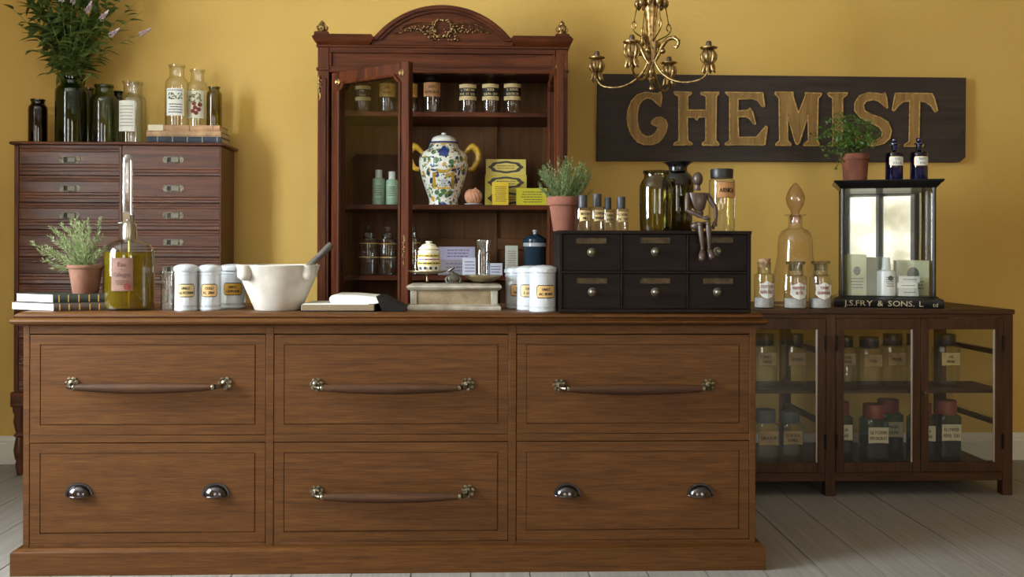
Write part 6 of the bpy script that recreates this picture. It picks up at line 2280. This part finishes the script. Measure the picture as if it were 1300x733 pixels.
WHTP = plain('majolica_white', (228, 226, 218), .25, coat=.4)
def surf(e):
    return lambda s, z: Vector(((jr(z) + e) * math.sin(s / jr(z)), -(jr(z) + e) * math.cos(s / jr(z)), z))
jm = mpp(562, jY)
def paint(name, mat, shapes, e=.0012):
    mb = MB()
    f_ = surf(e)
    for pts in shapes:
        cxp = sum(a for a, b in pts) / len(pts)
        czp = sum(b for a, b in pts) / len(pts)
        mb.raw([f_((cxp - 562.5) * jm, jz(czp))] + [f_((a - 562.5) * jm, jz(b)) for a, b in pts], [(0, 1 + (i + 1) % len(pts), 1 + i) for i in range(len(pts))])
    bmesh.ops.recalc_face_normals(mb.bm, faces=mb.bm.faces[:])
    return mb.build(name, mat, jar, smooth=60)
def ell(x_, y_, a, b, n=12, ro=0.):
    return [(x_ + a * math.cos(2 * PI * i / n) * math.cos(ro) - b * math.sin(2 * PI * i / n) * math.sin(ro), y_ + a * math.cos(2 * PI * i / n) * math.sin(ro) + b * math.sin(2 * PI * i / n) * math.cos(ro)) for i in range(n)]
paint('cartouche', WHTP, [[(553, 227), (573, 227), (575, 239), (551, 239)]], .0016)
paint('cartouche_frame', YELP, [[(549, 221), (553.5, 221), (553, 241), (549, 241)], [(572, 221), (576.5, 221), (577, 241), (573, 241)], [(555, 217), (571, 217), (568, 222), (557, 222)], [(553, 238), (573, 238), (569, 241.5), (557, 241.5)]], .0022)
paint('painted_mask', BLUEP, [ell(563.5, 195.5, 6, 6), ell(563.5, 190, 3, 3)], .003)
paint('painted_leaves', GRNP, [ell(554.5, 245.5, 3.2, 3.0), ell(563, 243.5, 4, 2.2), ell(571.5, 245.5, 3.2, 2.8), ell(559, 249, 2.6, 2.6), ell(567, 249.5, 2.6, 2.6), ell(544, 204, 2.2, 3), ell(552, 207, 3.4, 3.0), ell(573, 208, 3.6, 3.2), ell(587, 203, 2.6, 3.4), ell(537, 204.5, 2.6, 3.2)])
paint('painted_birds', plain('majolica_dark', (44, 48, 86), .3), [ell(550, 218, 4, 1.5, 10, .2), ell(576, 218, 4, 1.5, 10, -.2), ell(547, 231, 2.0, 4, 10, .3), ell(580, 231, 2, 4, 10, -.3), ell(543, 222, 1.5, 4, 10, -.3), ell(584, 221, 1.5, 4, 10, .3)], .0018)
tx = MB()
fj = surf(.003)
add_line(tx, 'AQUA', 0, jz(232.5), .016, fj, .9, 17 * jm)
add_line(tx, 'ROSAR', 0, jz(238), .013, fj, .9, 17 * jm)
tx.build('lettering', BLUEP, jar, smooth=0)
paint('yellow_collar', YELP, [[(548 + 29 * i / 16, 183.5) for i in range(17)] + [(577 - 29 * i / 16, 186.5) for i in range(17)]], .0015)
lid = MB().lathe([(r * .40, jz(184)), (r * .56, jz(183)), (r * .60, jz(181.5)), (r * .50, jz(180.2)), (r * .50, jz(178)), (r * .44, jz(175)), (r * .28, jz(172.5)), (r * .10, jz(171.4)), (r * .08, jz(170.6)), (r * .11, jz(169.2)), (0, jz(168))], 32).build('lid', WHTP, jar, smooth=40)
MB().lathe([(r * .565, jz(182.9)), (r * .61, jz(181.6)), (r * .58, jz(181.0))], 32).build('blue_rim', BLUEP, lid, smooth=40)
for sg_ in (-1, 1):
    pts = [(sg_ * r * .84, 0, jz(195)), (sg_ * r * .98, 0, jz(190)), (sg_ * r * 1.17, 0, jz(186.5)), (sg_ * r * 1.34, 0, jz(191)), (sg_ * r * 1.40, 0, jz(199)), (sg_ * r * 1.30, 0, jz(207)), (sg_ * r * 1.16, 0, jz(214)), (sg_ * r * .99, 0, jz(215))]
    mb = MB()
    mb.tube(smooth_path(pts), smooth_r([.009, .013, .019, .018, .016, .015, .013, .012]), 10)
    mb.blob((sg_ * r * 1.20, 0, jz(184.5)), (.012, .010, .014), 1)
    mb.blob((sg_ * r * 1.06, 0, jz(188.5)), (.014, .012, .008), 1)
    mb.build('handle', YELP, jar, smooth=60)

# pottery fruit on a small white stand
cx, r, h = fit(589.5, 612, 238.5, 4.90, SH[1])
t = thing('clay_ornament', 'round ribbed terracotta ornament on a white saucer beside the drug jar', 'ornament', (cx, 4.90, SH[1]))
mb = MB()
for k in range(1):
    mb.blob((0, 0, h * .50), (r * .96, r * .9, h * .44), 3)
for k in range(16):
    a = k * .4 - PI
    pts = []
    for i in range(8):
        u = .15 + .75 * i / 7
        ph = PI * u
        pts.append((r * .97 * math.sin(ph) * math.cos(a + u), r * .91 * math.sin(ph) * math.sin(a + u), h * .5 + h * .445 * math.cos(ph)))
    mb.tube(pts, .0022, 5)
mb.lathe([(r * .2, h * .86), (r * .12, h * .95), (r * .16, h * 1.0), (0, h * 1.01)], 10, (r * .25, 0, 0))
mb.build('clay_ball', plain('salmon_clay', (206, 148, 116), .8), t, smooth=50)
MB().lathe([(0, 0), (r * .8, 0), (r * 1.02, h * .06), (r * 1.0, h * .09), (r * .7, h * .07), (0, h * .07)], 28).build('saucer', WHITEC, t, smooth=40)

# yellow soap boxes
YB1 = plain('cream_yellow_card', (214, 192, 96), .6)
YB2 = plain('bright_yellow_card', (222, 190, 40), .6)
YB3 = plain('lemon_card', (214, 204, 44), .6)
YBD = plain('deep_yellow_card', (206, 186, 80), .6)
OV = plain('oval_grey', (70, 64, 58), .6)


def oval_box(lab, x0, x1, pt, zb, mat, Y=5.02):
    t = carton('soap_carton', lab, x0, x1, pt, Y, .09, zb, mat, 0, 'oval fronted soap cartons in the bookcase')
    c, hw2, h = fit(x0, x1, pt, Y, zb)
    cart = [o for o in t.children][0]
    for nm, k, m_, e in (('dark_oval', 1.0, OV, .0006), ('inner_oval', .74, mat, .0012)):
        mb = MB()
        n = 48
        fn = flat(-.045 - e)
        vs_ = []
        for i in range(n):
            a = 2 * PI * i / n
            wv = 1 + .05 * math.cos(8 * a)
            vs_.append(fn(hw2 * .84 * k * wv * math.copysign(abs(math.cos(a)) ** .9, math.cos(a)), h * .5 + h * .38 * (k if k == 1 else .66) * wv * math.sin(a)))
        mb.raw(vs_, (tuple(range(n)),))
        mb.build(nm, m_, cart, smooth=0)
    tx = MB()
    strokes(tx, h * .5, hw2 * .9, h * .3, 2, flat(-.0466), RND)
    tx.build('lettering', plain('brown_print', (120, 90, 50), .7), cart, smooth=0)
    return Z(pt, Y, (x0 + x1) / 2)


z1_ = oval_box('yellow oval-fronted carton at the bottom of the stack behind the small boxes', 615.5, 668, 241.5, SH[1], YBD)
z2_ = oval_box('yellow oval-fronted carton in the middle of the stack', 615.5, 668.5, 222.3, z1_, YBD)
oval_box('cream yellow oval-fronted carton on top of the stack', 616.5, 667.5, 202.3, z2_, YB1)
BRN = plain('brown_print', (120, 90, 50), .7)
carton('soap_carton', 'small upright orange yellow carton in front of the stack', 624.5, 645.5, 231.5, 4.92, .05, SH[1], YB2, 0, None, 8, ink=BRN)
carton('soap_carton', 'wide lemon yellow carton at the right of the shelf', 655.5, 694, 239, 4.92, .06, SH[1], YB3, 0, None, 5, ink=BRN)

# pale green bottles on the middle shelf
PGR = plain('pale_green_plastic', (166, 196, 170), .35)
for x0, x1, pt, lab in ((472.5, 488.5, 216, 'pale green bottle with white cap seen through the door, left of the pair'), (489.5, 505, 218, 'pale green bottle with white cap seen through the door, right of the pair'), (510, 522.5, 217.5, 'pale green bottle with white cap just right of the open door edge')):
    cx, r, h = fit(x0, x1, pt, 4.93, SH[1])
    t = thing('lotion_bottle', lab, 'bottle', (cx, 4.93, SH[1]), 0, 'pale green bottles on the middle shelf')
    MB().lathe([(0, 0), (r * .95, 0), (r, .003), (r, h * .70), (r * .94, h * .745), (r * .6, h * .77), (0, h * .77)], 26).build('bottle_body', PGR, t, smooth=32)
    MB().lathe([(0, h * .765), (r * .55, h * .765), (r * .55, h * .985), (r * .5, h), (0, h)], 20).build('cap', WPL, t, smooth=32)
    label_on(t, lambda e, r=r: cyl(r, e, 0.0), r * 1.5, h * .2, h * .62, None, plain('green_label', (186, 206, 182), .6), rows=5, ink=plain('green_print', (90, 120, 100), .7))

# lower shelf: clear stoppered jars seen behind the door, lilac cartons, tall green tin jar
for x0, x1, pt, lab in ((456, 480, 287, 'banded clear jar on the low shelf behind the door, left'), (481, 503, 288, 'banded clear jar on the low shelf behind the door, right'), (513, 533, 286, 'clear banded jar on the low shelf next to the porcelain jar')):
    cx, r, h = fit(x0, x1, pt, 4.93, SH[2])
    t = thing('stoppered_jar', lab, 'jar', (cx, 4.93, SH[2]), 0, 'gold banded clear jars on the low bookcase shelf')
    zs = h * .74
    MB().lathe([(0, 0), (r * .95, 0), (r, .005), (r, zs * .93), (r * .94, zs), (r * .66, zs * 1.03), (r * .62, zs * 1.1)], 28).build('glass_body', G_CLEAR, t, smooth=32)
    MB().lathe([(0, zs), (r * .6, zs), (r * .68, zs * 1.1), (r * .7, h * .86), (r * .4, h * .9), (r * .5, h * .95), (r * .4, h), (0, h)], 20).build('stopper', G_CLEAR, t, smooth=32)
    for z0_ in (.48, .86):
        mb = MB()
        patch(mb, cyl(r, .001, 0), -r * PI * .95, r * PI * .95, zs * z0_, zs * z0_ + .004, n=28)
        mb.build('gold_band', GOLDLINE, t)
LIL = plain('lilac_card', (172, 164, 190), .7)
LILG = plain('grey_lilac_card', (150, 142, 150), .7)
WCD = plain('white_blue_card', (214, 216, 232), .7)
PRB = plain('violet_print', (86, 80, 120), .7)
zz = SH[2]
carton('soap_carton', 'grey lilac carton at the bottom of the pair behind the scale', 556, 603, 330, 5.0, .07, SH[2], LILG, 0, None, 3, ink=PRB)
zz = Z(330, 5.0, 580)
carton('soap_carton', 'pale lilac carton on top of the pair behind the scale', 557, 603, 313.5, 5.0, .07, zz, LIL, 0, None, 3, ink=PRB)
carton('soap_carton', 'white carton standing left of the measuring glass', 587, 605, 327.5, 4.90, .04, SH[2], WCD, 0, None, 4, ink=PRB)
carton('soap_carton', 'low white carton standing right of the measuring glass', 620, 638, 334.5, 4.90, .05, SH[2], WCD, 0, None, 3, ink=PRB)
carton('soap_carton', 'tall pale green white carton behind the white jars', 641.5, 657.5, 312, 4.90, .04, SH[2], plain('mint_card', (208, 214, 202), .7), 0, None, 9, ink=plain('pink_print', (176, 130, 120), .7))
cx, r, h = fit(664, 694, 291.5, 4.92, SH[2])
t = thing('lidded_jar', 'dark slate blue jar with white band and knobbed lid on the low shelf', 'jar', (cx, 4.92, SH[2]))
SLATE = plain('slate_blue_glaze', (44, 62, 78), .25, coat=.4)
MB().lathe([(0, 0), (r * .93, 0), (r * .95, .004), (r * .95, h * .60), (r * 1.0, h * .625), (r * 1.0, h * .66), (0, h * .66)], 32).build('jar_body', SLATE, t, smooth=32)
MB().lathe([(r * .952, h * .61), (r * 1.006, h * .63), (r * 1.006, h * .70), (r * .95, h * .715)], 32).build('white_band', WHITEC, t, smooth=32)
MB().lathe([(0, h * .66), (r * .98, h * .66), (r * .99, h * .79), (r * .9, h * .81), (r * .55, h * .87), (r * .3, h * .90), (0, h * .905)], 32).build('lid', SLATE, t, smooth=32)
MB().lathe([(0, h * .895), (r * .16, h * .895), (r * .14, h * .93), (r * .22, h * .96), (r * .2, h * .99), (0, h)], 16).build('knob', WHITEC, t, smooth=40)
